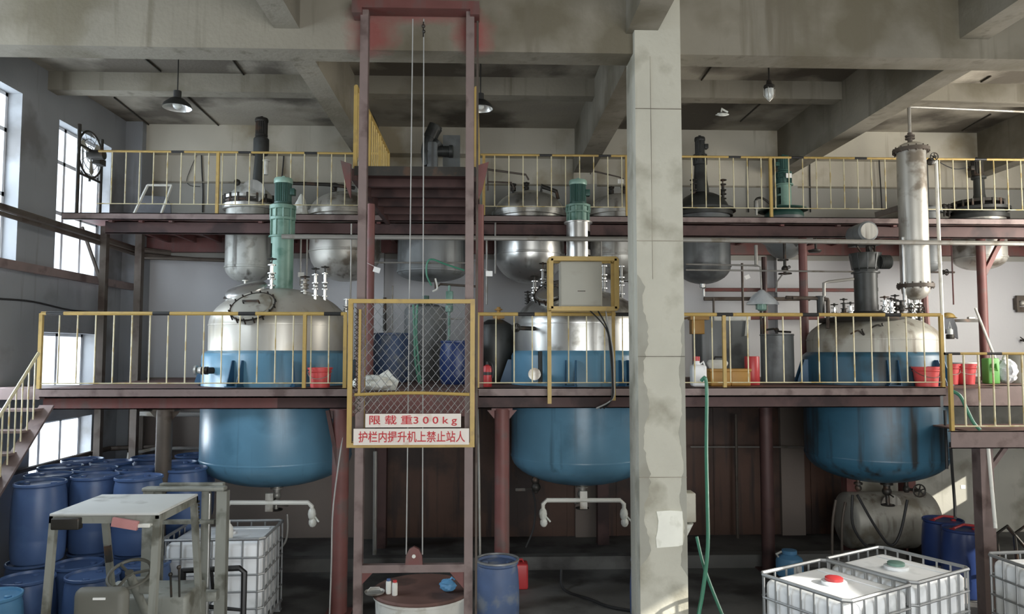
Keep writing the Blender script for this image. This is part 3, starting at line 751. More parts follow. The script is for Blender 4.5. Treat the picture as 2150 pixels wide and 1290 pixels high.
# ================================================================== VESSELS
def ell(r, z0, z1, n=8, up=True):
    """quarter ellipse profile from the rim (r,z0) to the axis (0,z1)"""
    return [(r * math.cos(PI / 2 * k / n), z0 + (z1 - z0) * math.sin(PI / 2 * k / n)) for k in range(n + 1)]
def flange(m, c, r, h=.02, seg=16, axis='z', bolts=0):
    c = Vector(c); m.lathe([(r, -h / 2), (r, h / 2)], c, seg, axis)
    for k in range(bolts):
        a = 2 * PI * k / bolts; p = c + Vector((r * .86 * math.cos(a), r * .86 * math.sin(a), 0)); m.cyl(p - Vector((0, 0, h)), p + Vector((0, 0, h)), .008, seg=6)
def valve(parent, base, h=.3, s=1.0, mat_=None, wheel=True, side=0.0):
    """vertical nozzle with flanges, valve body and handwheel, standing on base"""
    m = MB(); b = Vector(base)
    m.cyl(b - Vector((0, 0, .06)), b + Vector((0, 0, h)), .02 * s, seg=10)
    for q in (.12, .38, .62, .95): flange(m, b + Vector((0, 0, h * q)), .048 * s, .012 * s, 14)
    m.sphere(b + Vector((0, 0, h * .5)), .035 * s, 10, (1, 1, 1.3))
    o = m.build('valve', mat_ or M['steel_dull'], parent)
    if wheel:
        if side: MB().cyl(b + Vector((0, 0, h * .5)), b + Vector((side * .09 * s, -.02, h * .5)), .008).wheel(b + Vector((side * .1 * s, -.02, h * .5)), .045 * s, 'x', .006, 4).build('handwheel', M['iron'], o)
        else: MB().cyl(b + Vector((0, 0, h)), b + Vector((0, 0, h * 1.2)), .009).wheel(b + Vector((0, 0, h * 1.2)), .05 * s, 'z', .007, 5).build('handwheel', M['iron'], o)
    return o
def motor(parent, x, y, z0, z1, r, m_body, m_cap, fins=26, box=1, name='motor'):
    m = MB(); hc = (z1 - z0) * .22; zb = z1 - hc
    prof = []
    for z, k in ((z0, .85), (z0 + .015, 1.0), (z0 + .04, 1.0), (z0 + .045, 0), (zb, 0)):
        ring = []
        n = fins * 2
        for i in range(n):
            a = 2 * PI * i / n; rr = r * (k if k else (.96 if i % 2 else .86)); ring.append((x + rr * math.cos(a), y + rr * math.sin(a), z))
        prof.append(ring)
    m.rings(prof)
    if box: m.box(x + box * r * .8, x + box * (r + .05), y - .06, y + .05, z0 + (z1 - z0) * .35, z0 + (z1 - z0) * .6, .01)
    o = m.build(name, m_body, parent, angle=20)
    MB().lathe([(r * 1.03, zb), (r * 1.06, zb + .01), (r * 1.06, z1 - .03), (r * .96, z1 - .008), (r * .5, z1), (0.01, z1)], (x, y, 0), 28).box(x - .02, x + .02, y - .01, y + .01, z1 - .005, z1 + .03).build('fan_cover', m_cap, o)
    return o
def lantern(parent, x, y, z0, z1, r, m_, slot=1, name='agitator_housing'):
    """bell housing of the agitator: tube with a tall open window on one side, flanged at both ends"""
    m = MB(); a_c = math.radians(-25 if slot > 0 else -155); hw = math.radians(20)
    zz = [(z0, z0 + (z1 - z0) * .18), (z0 + (z1 - z0) * .52, z0 + (z1 - z0) * .60), (z0 + (z1 - z0) * .86, z1)]
    m.lathe([(r, z0), (r, z1), (r - .014, z1), (r - .014, z0)], (x, y, 0), 26, 'z', a_c + hw, a_c - hw + 2 * PI, False)
    for (a, b) in zz: m.lathe([(r, a), (r, b), (r - .014, b), (r - .014, a)], (x, y, 0), 6, 'z', a_c - hw, a_c + hw, False)
    m.lathe([(r - .01, z1 - .02), (r + .035, z1 - .02), (r + .035, z1), (r - .01, z1)], (x, y, 0), 28, cap=False)
    m.lathe([(r - .01, z0), (r + .05, z0), (r + .05, z0 + .025), (r - .01, z0 + .025)], (x, y, 0), 28, cap=False)
    o = m.build(name, m_, parent)
    MB().cyl((x, y, z0 - .02), (x, y, z1), .03, seg=12).cyl((x, y, z0 + (z1 - z0) * .3), (x, y, z0 + (z1 - z0) * .42), .06, seg=12).build('shaft', M['iron'], o)
    return o
def gearbox(parent, x, y, z0, z1, r, m_, ribs=10):
    m = MB(); h = z1 - z0
    m.lathe([(r * .82, z0), (r * .86, z0 + .01), (r * .86, z0 + h * .48), (r, z0 + h * .5), (r, z0 + h * .58), (r * .9, z0 + h * .6), (r * .9, z0 + h * .82), (r * 1.02, z0 + h * .84), (r * 1.02, z0 + h * .96), (r * .8, z1), (0.01, z1)], (x, y, 0), 28)
    for k in range(ribs):
        a = 2 * PI * k / ribs; ca, sa = math.cos(a), math.sin(a)
        m.bar((x + r * .86 * ca, y + r * .86 * sa, z0 + .01), (x + r * .86 * ca, y + r * .86 * sa, z0 + h * .5), .02, .04, up=(ca, sa, 0))
        m.cyl((x + r * .97 * ca, y + r * .97 * sa, z0 + h * .56), (x + r * .97 * ca, y + r * .97 * sa, z0 + h * .88), .012, seg=6)
    return m.build('gearbox', m_, parent)
def manhole(parent, c, r, nrm, m_, lid_m):
    """round hatch with bolted ring, facing direction nrm"""
    nrm = Vector(nrm).normalized(); q = nrm.to_track_quat('Z', 'Y').to_matrix()
    def T(m):
        m.v = [Vector(c) + q @ v for v in m.v]; return m
    a = T(MB().lathe([(r * .92, -.14), (r * .92, 0), (r * 1.08, 0), (r * 1.08, .02), (r * .92, .02)], (0, 0, 0), 36, cap=False)).build('manhole', m_, parent)
    T(MB().lathe([(r * 1.05, .025), (r * 1.05, .04), (r * .92, .045), (r * .9, .06), (r * .5, .085), (0.01, .09)], (0, 0, 0), 36)).build('lid', lid_m, a)
    b = MB()
    b.lathe([(r * 1.04, .03), (r * 1.10, .03), (r * 1.10, .045), (r * 1.04, .045), (r * 1.04, .03)], (0, 0, 0), 36, cap=False)
    for k in range(16):
        an = 2 * PI * k / 16; b.cyl((r * 1.1 * math.cos(an), r * 1.1 * math.sin(an), -.02), (r * 1.1 * math.cos(an), r * 1.1 * math.sin(an), .07), .011, seg=6)
    T(b).build('bolt_ring', M['iron'], a)
    b = MB().tube([(-r * .4, 0, .09), (-r * .4, 0, .13), (r * .4, 0, .13), (r * .4, 0, .09)], .012, 6)
    T(b).build('handle', M['iron'], a)
    return a
def lug(parent, cx, cy, r, ang, z0, z1, m_, w=.07):
    ca, sa = math.cos(ang), math.sin(ang); px, py = -sa, ca; m = MB()
    for s in (-1, 1):
        o = Vector((px * w * s, py * w * s, 0)); b = Vector((cx, cy, 0)) + o
        R = lambda q: b + Vector((ca * q, sa * q, 0))
        m.prism([R(r - .02) + Vector((0, 0, z0)), R(r + .16) + Vector((0, 0, z0)), R(r + .16) + Vector((0, 0, z0 + .04)), R(r + .05) + Vector((0, 0, z1)), R(r - .02) + Vector((0, 0, z1))], Vector((px, py, 0)) * .012)
    b = Vector((cx, cy, 0))
    m.bar(b + Vector((ca * (r + .07), sa * (r + .07), z0)), b + Vector((ca * (r + .07), sa * (r + .07), z0 + .014)), .18, .2, up=(ca, sa, 0))
    return m.build('support_lug', m_, parent)

def reactor(label, c, zbot, ztan, zjt, zsh, ztop, rj, rs, jm, sm):
    cx, cy, _ = c
    t = thing('reactor', label, 'tank', (cx, cy, zbot), 0)
    prof = [(q[0], q[1]) for q in reversed(ell(rj, ztan, zbot, 12))] + [(rj, ztan + .3), (rj, zjt - .05), (rj * .985, zjt - .01), (rs, zjt + .03)]
    MB().lathe(prof, (cx, cy, 0), 72).build('jacket', jm, t)
    MB().lathe([(rj + .004, ztan - .015), (rj + .008, ztan), (rj + .004, ztan + .015)], (cx, cy, 0), 72, cap=False).build('weld_seam', jm, t)
    sh = MB().lathe([(rs, zjt + .025), (rs, zsh)] + ell(rs, zsh, ztop, 14)[1:], (cx, cy, 0), 72).build('upper_shell', sm, t)
    MB().lathe([(rs, zsh - .012), (rs + .007, zsh - .01), (rs + .007, zsh + .01), (rs, zsh + .012)], (cx, cy, 0), 72, cap=False).build('shell_seam', sm, t)
    for a in (-104, -62, 4, 176): lug(t, cx, cy, rj, math.radians(a), ZM + .005, ZM + .36, M['lug'])
    return t
def dz(c, rs, zsh, ztop, dx, dy):    # height of the dome above a point
    q = min(.98, math.sqrt(dx * dx + dy * dy) / rs); return zsh + (ztop - zsh) * math.sqrt(1 - q * q)

# ---- reactor 1
c = R1; cx, cy = c[0], c[1]
zbot, zt_ = Z_(1018, cy, 580), Z_(958, cy, 580); rj, rs = 1.07, .99
zjt = Z_(741, cy - .9, 580); zsh = Z_(680, cy - .9, 580); ztop = Z_(606, cy, 590)
re1 = reactor('large blue reactor with green agitator, left of the goods hoist', c, zbot, zt_, zjt, zsh, ztop, rj, rs, M['blue'], M['shell_white'])
ax = X_(592, cy, 550)
lantern(re1, ax, cy, ztop - .04, Z_(497, cy, 592), .165, M['green'], -1)
gearbox(re1, ax, cy, Z_(497, cy, 592), Z_(430, cy, 592), .19, M['green'])
motor(re1, ax, cy, Z_(431, cy, 595), Z_(374, cy, 595), .13, M['green_dark'], M['green_light'])
p = P(533, 643, cy - .62); p = P(532, 648, cy - .84); manhole(re1, (p.x, cy - .84, p.z), .285, (-.1, -.66, .75), M['steel_dull'], M['shell_grey'])
# raised second hatch behind it, tilted open
p = P(520, 612, cy - .2)
q = MB(); q.lathe([(.3, 0), (.3, .03), (.27, .06), (.05, .1), (.01, .1)], (0, 0, 0), 30).lathe([(.1, -.3), (.2, -.02)], (-.15, 0, 0), 20)
rm = Matrix.Rotation(math.radians(22), 3, 'X') @ Matrix.Rotation(math.radians(-12), 3, 'Y')
q.v = [rm @ v + Vector((p.x, cy - .25, p.z + .0)) for v in q.v]; q.build('hatch_cover', M['steel'], re1)
for px, dy, h, s, mt in ((570, -.3, .36, 1.25, 'steel'), (640, -.35, .2, 1.3, 'steel_dull'), (662, -.4, .36, 1.1, 'steel'), (682, -.2, .4, 1.1, 'steel'), (727, .0, .3, 1.0, 'steel'), (515, -.05, .2, 1.0, 'steel_dull')):
    xx = X_(px, cy + dy, 600); valve(re1, (xx, cy + dy, dz(c, rs, zsh, ztop, xx - cx, dy)), h, s, M[mt], True, 1 if px % 2 else 0)
p = P(437, 778, cy - .5); MB().cyl((cx - rj - .0, cy - .35, p.z), (cx - rj + .16, cy - .52, p.z), .05).lathe([(.07, 0), (.07, .03)], (cx - rj + .0, cy - .42, p.z), 14, 'x').build('jacket_nozzle', M['steel_dull'], re1)
p = P(458, 778, cy - .75); MB().cyl((p.x - .1, p.y - .16, p.z), (p.x + .04, p.y, p.z), .045).lathe([(.055, -.02), (.055, .02)], (p.x - .1, p.y - .16, p.z), 14, 'x').wheel((p.x - .14, p.y - .2, p.z), .05, 'x', .008, 4).build('jacket_valve', M['iron'], re1)
def outlet(parent, cx, cy, zb, m_=None, h=.35):
    m = MB().cyl((cx, cy, zb + .04), (cx, cy, zb - h * .4), .05).lathe([(.09, 0), (.09, .02)], (cx, cy, zb - .06), 18).lathe([(.09, 0), (.09, .02)], (cx, cy, zb - .03), 18)
    m.cyl((cx, cy, zb - h * .4), (cx, cy - .02, zb - h), .03).sphere((cx, cy, zb - h * .45), .07, 12)
    o = m.build('outlet_valve', m_ or M['steel_dull'], parent)
    MB().cyl((cx, cy, zb - h * .5), (cx, cy - .18, zb - h * .6), .01).wheel((cx, cy - .02, zb - h - .01), .09, 'z', .01, 5).build('handwheel', M['iron'], o)
outlet(re1, cx, cy, zbot)

# ---- reactor 2
c = R2; cx, cy = c[0], c[1]; rj, rs = 1.03, .97
re2 = reactor('large blue reactor behind the yellow framed control box and concrete column', c, zbot - .01, zt_, zjt, zsh + .02, ztop, rj, rs, M['blue'], M['steel'])
ax = X_(1214, cy, 500)
lantern(re2, ax, cy, ztop - .04, Z_(467, cy, 1213), .18, M['steel'], 1)
gearbox(re2, ax, cy, Z_(467, cy, 1213), Z_(430, cy, 1213), .185, M['green'])
motor(re2, ax, cy, Z_(431, cy, 1213), Z_(378, cy, 1213), .13, M['green_dark'], M['green_light'])
p = P(1160, 625, cy - .4); manhole(re2, (p.x, cy - .55, dz(c, rs, zsh, ztop, p.x - cx, .55) + .07), .26, (-.35, -.5, .8), M['steel'], M['steel'])
for px, dy, h, s, mt in ((1122, -.2, .3, 1.2, 'steel'), (1140, .1, .42, 1.1, 'steel'), (1150, -.4, .3, 1.0, 'iron'), (1268, -.2, .4, 1.2, 'steel'), (1290, .1, .3, 1.0, 'iron'), (1305, -.1, .5, 1.1, 'steel'), (1108, .1, .16, 1, 'iron')):
    xx = X_(px, cy + dy, 600); valve(re2, (xx, cy + dy, dz(c, rs, zsh, ztop, xx - cx, dy)), h, s, M[mt], True, 1 if px % 2 else 0)
for k, (px, py) in enumerate(((1082, 690),)):
    p = P(px, py, cy - .7); MB().cyl((cx - rs * .7, cy - .6, p.z), (p.x, cy - .9, p.z), .03).sphere((p.x, cy - .9, p.z), .05, 10).wheel((p.x, cy - .98, p.z), .055, 'y', .008, 5).build('side_valve', M['iron'], re2)
p = P(1120, 785, cy - .92); MB().cyl((p.x, cy - .7, p.z), (p.x, cy - 1.12, p.z), .055).lathe([(.085, -.02), (.085, 0)], (p.x, cy - 1.12, p.z), 16, 'y').build('jacket_nozzle', M['steel_dull'], re2)
# half pipe heating main down the left side of the jacket, and its drain valve
mm = MB().tube([(cx - .66, cy - .88, zjt + .02), (cx - .66, cy - .92, ZM + .05)], .03, 8)
mm.build('heating_pipe', M['dark_tank'], re2)
pq = Vector((X_(1122, cy, 1010), cy - .35, zbot + .12))
o = MB().cyl(pq + Vector((.02, .1, .12)), pq + Vector((0, 0, -.2)), .035).sphere(pq + Vector((0, 0, -.12)), .07, 10).sphere(pq + Vector((-.01, 0, -.02)), .06, 10).build('drain_valve', M['iron'], re2)
MB().cyl(pq + Vector((0, 0, -.14)), pq + Vector((-.22, -.05, -.14)), .01).box(pq.x - .3, pq.x - .16, pq.y - .07, pq.y - .03, pq.z - .16, pq.z - .12).build('lever', M['iron'], o)
outlet(re2, X_(1222, cy, 1030), cy, zbot - .01)

# ---- reactor 3
c = R3; cx, cy = c[0], c[1]; rj, rs = 1.0, .93
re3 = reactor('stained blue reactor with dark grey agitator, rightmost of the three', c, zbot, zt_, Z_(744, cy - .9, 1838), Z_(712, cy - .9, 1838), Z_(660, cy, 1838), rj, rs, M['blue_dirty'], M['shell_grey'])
zs3, zt3 = Z_(712, cy - .9, 1838), Z_(660, cy, 1838)
ax = X_(1818, cy, 600)
MB().lathe([(.42, zt3 - .06), (.42, zt3 + .0), (.30, zt3 + .03), (.2, zt3 + .03)], (ax, cy, 0), 36).build('mounting_plate', M['iron'], re3)
MB().lathe([(.60, zt3 - .13), (.62, zt3 - .10), (.60, zt3 - .07), (.44, zt3 - .05)], (ax - .15, cy - .12, 0), 36).build('dome_ring', M['iron'], re3)
lantern(re3, ax, cy, zt3 + .03, Z_(572, cy, 1818), .17, M['dark_tank'], 1)
z1, z2 = Z_(572, cy, 1818), Z_(533, cy, 1818)
m = MB().lathe([(.17, z1), (.17, z1 + .03), (.20, z1 + .06), (.22, z2 - .04), (.24, z2), (.0, z2)], (ax, cy, 0), 10)
for k in range(10):
    a = 2 * PI * k / 10; m.bar((ax + .18 * math.cos(a), cy + .18 * math.sin(a), z1 + .04), (ax + .22 * math.cos(a), cy + .22 * math.sin(a), z2), .015, .03, up=(math.cos(a), math.sin(a), 0))
gb_ = m.build('gearbox', M['dark_tank'], re3)
m = MB().lathe([(.1, 0), (.1, .16), (.085, .17)], (ax + .16, cy - .12, (z1 + z2) / 2), 20, 'x')
for k in range(7): m.lathe([(.108, 0), (.108, .008)], (ax + .18 + k * .02, cy - .12, (z1 + z2) / 2), 20, 'x')
m.build('side_motor', M['dark_tank'], re3)
# big belt driven motor lying above the gearbox
q = P(1813, 487, cy - .2)
m = MB().lathe([(.0, -.22), (.13, -.22), (.155, -.2), (.155, -.05), (.145, .2), (.1, .3)], (q.x + .04, q.y + .14, q.z), 26, 'y')
mo = m.build('motor', M['grey_tank'], re3)
MB().lathe([(.0, 0), (.125, 0), (.125, .01)], (q.x + .04, q.y - .085, q.z), 26, 'y').build('motor_end_cap', M['steel_dull'], mo)
m = MB().box(q.x - .1, q.x + .26, q.y, q.y + .3, q.z - .2, q.z - .15)
for dx_ in (-.06, .12, .22): m.cyl((q.x + dx_, q.y + .1, q.z - .2), (ax + dx_ * .7, cy, z2 - .01), .015, seg=6)
m.cyl((ax + .08, cy, z2), (ax + .08, cy, q.z - .2), .06, seg=12)
m.build('motor_stand', M['iron'], re3)
for px, dy, h, s, mt in ((1858, -.35, .22, 1.2, 'steel'), (1872, -.5, .22, 1.1, 'steel'), (1893, -.3, .24, 1.4, 'iron'), (1915, -.2, .24, 1.5, 'steel'), (1930, -.35, .2, 1.1, 'iron'), (1786, -.35, .2, 1.0, 'steel'), (1772, -.2, .24, 1.0, 'iron'), (1752, -.1, .2, 1.0, 'steel'), (1880, -.05, .26, 1.1, 'iron')):
    xx = X_(px, cy + dy, 650); valve(re3, (xx, cy + dy, dz(c, rs, zs3, zt3, xx - cx, dy) + .0), h, s, M[mt], True, 1 if px % 2 else 0)
for (px, py) in ((1800, 702), (1842, 690)):
    p = P(px, py, cy - .75); MB().tube([p + Vector((-.1, 0, 0)), p + Vector((0, -.03, .05)), p + Vector((.1, 0, -.02)), p + Vector((.05, -.04, .07))], .013, 6, smooth=4).build('chain_link', M['iron'], re3)
MB().tube([P(1730, 640, cy - .1), P(1730, 595, cy - .1), P(1740, 592, cy - .1), P(1792, 586, cy - .1)], .022, 8).build('vent_pipe', M['pipe'], re3)
MB().tube([P(1664, 626, cy - .2), P(1730, 628, cy - .2), P(1738, 640, cy - .25), P(1738, 690, cy - .3)], .028, 8, smooth=3).build('feed_pipe', M['pipe_brown'], re3)
q = P(1723, 640, cy - .2); MB().cyl(q + Vector((0, 0, -.14)), q + Vector((0, 0, .12)), .055, seg=14).lathe([(.07, 0), (.07, .02)], q + Vector((0, 0, .11)), 14).build('sight_cup', M['dark_tank'], re3)
outlet(re3, X_(1862, cy, 1030), cy, zbot, M['iron'])
q = P(1918, 1030, cy - .25)
o = MB().cyl((q.x - .05, q.y + .1, zbot + .16), (q.x - .05, q.y + .1, q.z - .05), .03).cyl((q.x - .05, q.y + .1, q.z), (q.x + .06, q.y - .02, q.z), .02).sphere((q.x - .05, q.y + .1, q.z), .055, 10).build('steam_valve', M['iron'], re3)
MB().wheel((q.x + .07, q.y - .03, q.z), .09, 'y', .011, 6).build('handwheel', M['iron'], o)
q = P(1802, 1025, cy - .3)
MB().cyl((q.x, q.y, zbot + .12), (q.x, q.y, q.z - .03), .03).sphere((q.x, q.y, q.z), .05, 10).lathe([(.06, 0), (.06, .03)], (q.x, q.y, q.z + .05), 12).build('side_outlet', M['iron'], re3)

# ---- upper vessels through the high platform
def vessel(name, label, u, r, zlow, ztan, ztopcyl, zdome, m_low, m_top, ring=True, flat=False):
    cx, cy = UT[u][0], UT[u][1]
    t = thing(name, label, 'tank', (cx, cy, zlow))
    prof = [(q[0], q[1]) for q in reversed(ell(r, ztan, zlow, 9))] + [(r, ZU - .1), (r, ztopcyl)]
    MB().lathe(prof, (cx, cy, 0), 48).build('body', m_low, t)
    MB().lathe([(r, ztopcyl)] + ell(r * 1.0, ztopcyl + .04, zdome, 10), (cx, cy, 0), 48).build('dome', m_top, t)
    if ring:
        MB().lathe([(r, ztopcyl - .03), (r + .05, ztopcyl - .03), (r + .05, ztopcyl + .04), (r, ztopcyl + .04)], (cx, cy, 0), 48, cap=False).build('flange_ring', m_top, t)
        MB().lathe([(r, ztan - .02), (r + .012, ztan - .015), (r + .012, ztan + .015), (r, ztan + .02)], (cx, cy, 0), 48, cap=False).build('seam_band', m_low, t)
    return t, cx, cy
YV = 12.65
zv = lambda py, px=1075, Y=YV: Z_(py, Y, px)
zf = lambda py, px, r: Z_(py, YV - r, px)
# 1: wrapped vessel far left with tall dark agitator
t, cx, cy = vessel('mixing_vessel', 'grey foil clad vessel with tall dark agitator, first on the high platform from the left', 0, .40, zv(596, 523), zv(563, 523), zf(430, 523, .4), zv(388, 523), M['steel_wrap'], M['steel_wrap'])
MB().lathe([(.41, zf(433, 523, .4)), (.46, zf(432, 523, .4)), (.46, zf(424, 523, .4)), (.40, zf(416, 523, .4)), (.44, zf(412, 523, .4)), (.44, zf(406, 523, .4)), (.36, zf(403, 523, .4))], (cx, cy, 0), 48, cap=False).build('clamp_ring', M['steel'], t)
m = MB().lathe([(.425, zf(420, 523, .4)), (.445, zf(420, 523, .4)), (.445, zf(416, 523, .4)), (.425, zf(416, 523, .4)), (.425, zf(420, 523, .4))], (cx, cy, 0), 48, cap=False)
for k in range(18):
    a = 2 * PI * k / 18; m.box(cx + .44 * math.cos(a) - .015, cx + .44 * math.cos(a) + .015, cy + .44 * math.sin(a) - .015, cy + .44 * math.sin(a) + .015, zf(431, 523, .4), zf(404, 523, .4))
m.build('clamp_bolts', M['iron'], t)
ax = X_(548, cy, 330); cx0 = cx
MB().cyl((ax - .05, cy, zv(392, 540)), (ax - .02, cy, zv(325, 545)), .09, .08, 18).lathe([(.13, 0), (.13, .02)], (ax - .02, cy, zv(325, 545)), 18).build('agitator_neck', M['dark_tank'], t)
MB().lathe([(.125, zv(322, 548)), (.13, zv(316, 548)), (.13, zv(293, 548)), (.1, zv(288, 548))], (ax, cy, 0), 20).build('gearbox', M['dark_tank'], t)
motor(t, ax, cy, zv(288, 548), zv(248, 548), .105, M['iron'], M['iron'], 20, 0)
MB().cyl((ax + .12, cy - .1, zv(370, 560)), (ax + .12, cy - .1, zv(342, 560)), .035, seg=10).lathe([(.06, 0), (.06, .02)], (ax + .12, cy - .1, zv(342, 560)), 12).build('sight_tube', M['white'], t)
m = MB().lathe([(.2, 0), (.2, .03), (.1, .05)], (X_(545, cy, 420), cy - .38, zv(412, 545)), 18, 'y'); m.build('hatch', M['steel'], t); MB().sphere((X_(502, cy, 380), cy - .1, zv(386, 502)), .06, 8).build('vent_knob', M['iron'], t)
# 2: stainless dome left of hoist
t, cx, cy = vessel('storage_vessel', 'stainless domed vessel on the high platform beside the hoist, left side', 1, .60, zv(592, 724), zv(531, 724, YV), zf(440, 724, .6), zv(404, 724), M['steel_dull'], M['steel_dull'])
def fittings(t, cx, cy, z, spec):
    for (dx, dy, h, s) in spec: valve(t, (cx + dx, cy + dy, z), h, s, M['iron'], True, 0)
fittings(t, cx, cy, zv(404, 724), [(-.2, 0, .12, 1), (.05, -.05, .14, 1)])
MB().tube([P(612, 385, YV - .1), P(690, 388, YV - .1), P(745, 395, YV - .1)], .03, 8, smooth=3).build('manifold_pipe', M['iron'], t)
# 3: grey vessel behind the hoist, with grey drive on top
t, cx, cy = vessel('mixing_vessel', 'grey painted vessel behind the hoist cables with grey drive on top', 2, .58, zv(592, 906), zv(572, 906), zf(442, 906, .6), zv(420, 906), M['grey_tank'], M['grey_tank'])
z0 = zv(420, 906); z1 = zv(352, 906)
q = P(905, 300, YV)
m = MB().box(q.x - .06, q.x + .12, cy - .1, cy + .1, z0 - .03, zv(300, 906), .02); m.box(q.x + .2, q.x + .5, cy + .1, cy + .14, zv(350, 906), zv(280, 906))
m.build('drive_stand', M['grey_tank'], t)
mx = X_(908, cy, 300)
o = MB().tube([P(900, 348, YV), P(896, 318, YV), P(903, 292, YV), P(918, 268, YV)], .1, 14, smooth=3).build('gearbox', M['dark_tank'], t)
a = P(903, 290, YV); b = P(893, 272, YV)
MB().cyl(a, P(915, 264, YV), .12, seg=18).cyl(P(895, 325, YV), P(922, 298, YV), .1, seg=18).build('motor', M['dark_tank'], t)
m = MB(); p0 = P(918, 318, YV); p1 = P(948, 320, YV)
m.lathe([(.09, 0), (.09, .2), (.11, .21), (.11, .27), (.08, .28)], p0, 18, 'x')
for k in range(6): m.lathe([(.1, 0), (.1, .008)], p0 + Vector((.03 + k * .03, 0, 0)), 18, 'x')
m.build('side_motor', M['dark_tank'], t)
# 4: bright stainless
t, cx, cy = vessel('storage_vessel', 'shiny stainless domed vessel on the high platform just right of the hoist', 3, .60, zv(596, 1112), zv(536, 1112), zf(438, 1112, .6), zv(402, 1112), M['steel'], M['steel'])
MB().lathe([(.6, zf(446, 1112, .6)), (.64, zf(445, 1112, .6)), (.64, zf(440, 1112, .6)), (.6, zf(439, 1112, .6))], (cx, cy, 0), 48, cap=False).build('rim_ring', M['steel'], t)
fittings(t, cx, cy, zv(402, 1112), [(-.28, 0, .1, 1), (-.05, 0, .12, 1)])
MB().tube([P(1024, 400, YV - .2), P(1024, 356, YV - .2), P(1104, 367, YV - .2), P(1110, 378, YV - .2)], .016, 8).tube([P(1024, 382, YV - .2), P(1074, 384, YV - .2), P(1080, 398, YV - .2)], .014, 8).build('vent_pipe', M['pipe_brown'], t)
MB().tube([P(1137, 405, YV - .2), P(1137, 391, YV - .2), P(1168, 402, YV - .2), P(1172, 418, YV - .2)], .03, 8).build('elbow_pipe', M['iron'], t)
# 5: behind column
t, cx, cy = vessel('storage_vessel', 'stainless vessel on the high platform half hidden by the left side of the column', 4, .50, zv(590, 1300), zv(540, 1300), zf(440, 1300, .5), zv(408, 1300), M['steel_dull'], M['steel_dull'])
fittings(t, cx, cy, zv(408, 1300), [(-.12, 0, .1, 1), (.1, 0, .1, 1)])
MB().tube([P(1240, 366, YV), P(1240, 358, YV), P(1300, 372, YV), P(1310, 376, YV)], .012, 8).build('vent_pipe', M['pipe_brown'], t)
# 6: dark grey vessel right of column
t, cx, cy = vessel('mixing_vessel', 'dark grey vessel with dark agitator directly right of the column', 5, .46, zv(597, 1478), zv(560, 1478), zf(442, 1478, .46), zv(404, 1478), M['grey_tank'], M['dark_tank'])
MB().lathe([(.47, zf(436, 1478, .46)), (.56, zf(436, 1478, .46)), (.56, zf(431, 1478, .46)), (.47, zf(430, 1478, .46))], (cx, cy, 0), 48, cap=False).build('wide_flange', M['dark_tank'], t)
ax = X_(1470, cy, 350)
MB().lathe([(.15, zv(406, 1470)), (.12, zv(380, 1470)), (.10, zv(348, 1470)), (.12, zv(346, 1470)), (.12, zv(340, 1470))], (ax, cy, 0), 20).build('agitator_neck', M['dark_tank'], t)
gearbox(t, ax, cy, zv(345, 1470), zv(325, 1470), .12, M['dark_tank'])
motor(t, ax, cy, zv(327, 1470), zv(288, 1470), .088, M['dark_tank'], M['dark_tank'], 18, 1)
for px in (1514, 1453): valve(t, (X_(px, cy, 400), cy - .1, zv(424, px)), .3, 1.2, M['iron'])
MB().lathe([(.05, 0), (.05, .1)], (cx - .02, cy, zv(597, 1478) - .06), 12).sphere((cx, cy, zv(603, 1478)), .045, 8).cyl((cx, cy, zv(603, 1478)), (cx, cy, zv(622, 1478)), .02).build('outlet', M['steel'], t)
# 7: green agitator with hopper
t, cx, cy = vessel('mixing_vessel', 'small vessel with tall green agitator and grey conical bottom on the high platform', 6, .33, zv(545, 1650), zv(505, 1650), zf(450, 1650, .33), zv(437, 1650), M['grey_tank'], M['green_dark'], False)
MB().lathe([(.06, zv(540, 1650)), (.62, ZU - .16), (.62, ZU - .14), (.3, ZU - .14)], (cx, cy, 0), 4, a0=.3, a1=.3 + 2 * PI).build('cone_bottom', M['grey_tank'], t)
MB().lathe([(.34, zv(443, 1650)), (.42, zv(444, 1650)), (.40, zv(440, 1650)), (.2, zv(436, 1650))], (cx - .02, cy, 0), 30, cap=False).build('lid_rim', M['green_dark'], t)
ax = X_(1645, cy, 380)
lantern(t, ax, cy, zv(440, 1645), zv(388, 1645), .125, M['green'], -1)
gearbox(t, ax, cy, zv(388, 1645), zv(362, 1645), .14, M['green_dark'])
motor(t, ax, cy, zv(362, 1645), zv(328, 1645), .10, M['green_dark'], M['green_dark'], 18, -1)
q = P(1656, 369, YV - .16); MB().box(q.x - .05, q.x + .05, q.y - .01, q.y, q.z - .04, q.z + .04).build('rating_plate', M['tag'], t)
MB().tube([P(1585, 425, YV - .2), P(1590, 417, YV - .2), P(1602, 417, YV - .2), P(1622, 432, YV - .2), P(1640, 445, YV - .2)], .02, 8, smooth=4).build('inlet_hose', M['iron'], t)
m = MB().cyl(P(1588, 440, YV - .2), P(1588, 422, YV - .2), .04).cyl(P(1588, 452, YV - .2), P(1588, 440, YV - .2), .02); m.build('filter_cup', M['steel'], t)
# 8: slim pale vessel behind condenser
t, cx, cy = vessel('receiver_vessel', 'slim pale grey receiver vessel just behind the tall condenser', 7, .20, zv(572, 1952), zv(555, 1952), zf(440, 1952, .2), zv(436, 1952), M['grey_tank'], M['grey_tank'])
MB().lathe([(.25, zv(440, 1952)), (.25, zv(437, 1952)), (.07, zv(436, 1952)), (.07, zv(340, 1945)), (.05, zv(338, 1945))], (cx - .03, cy, 0), 20).build('agitator_neck', M['dark_tank'], t)
for px, py in ((1975, 438), (1985, 445)): valve(t, (X_(px, cy, 440), cy - .1, zv(450, 1980)), .12, .9, M['iron'])
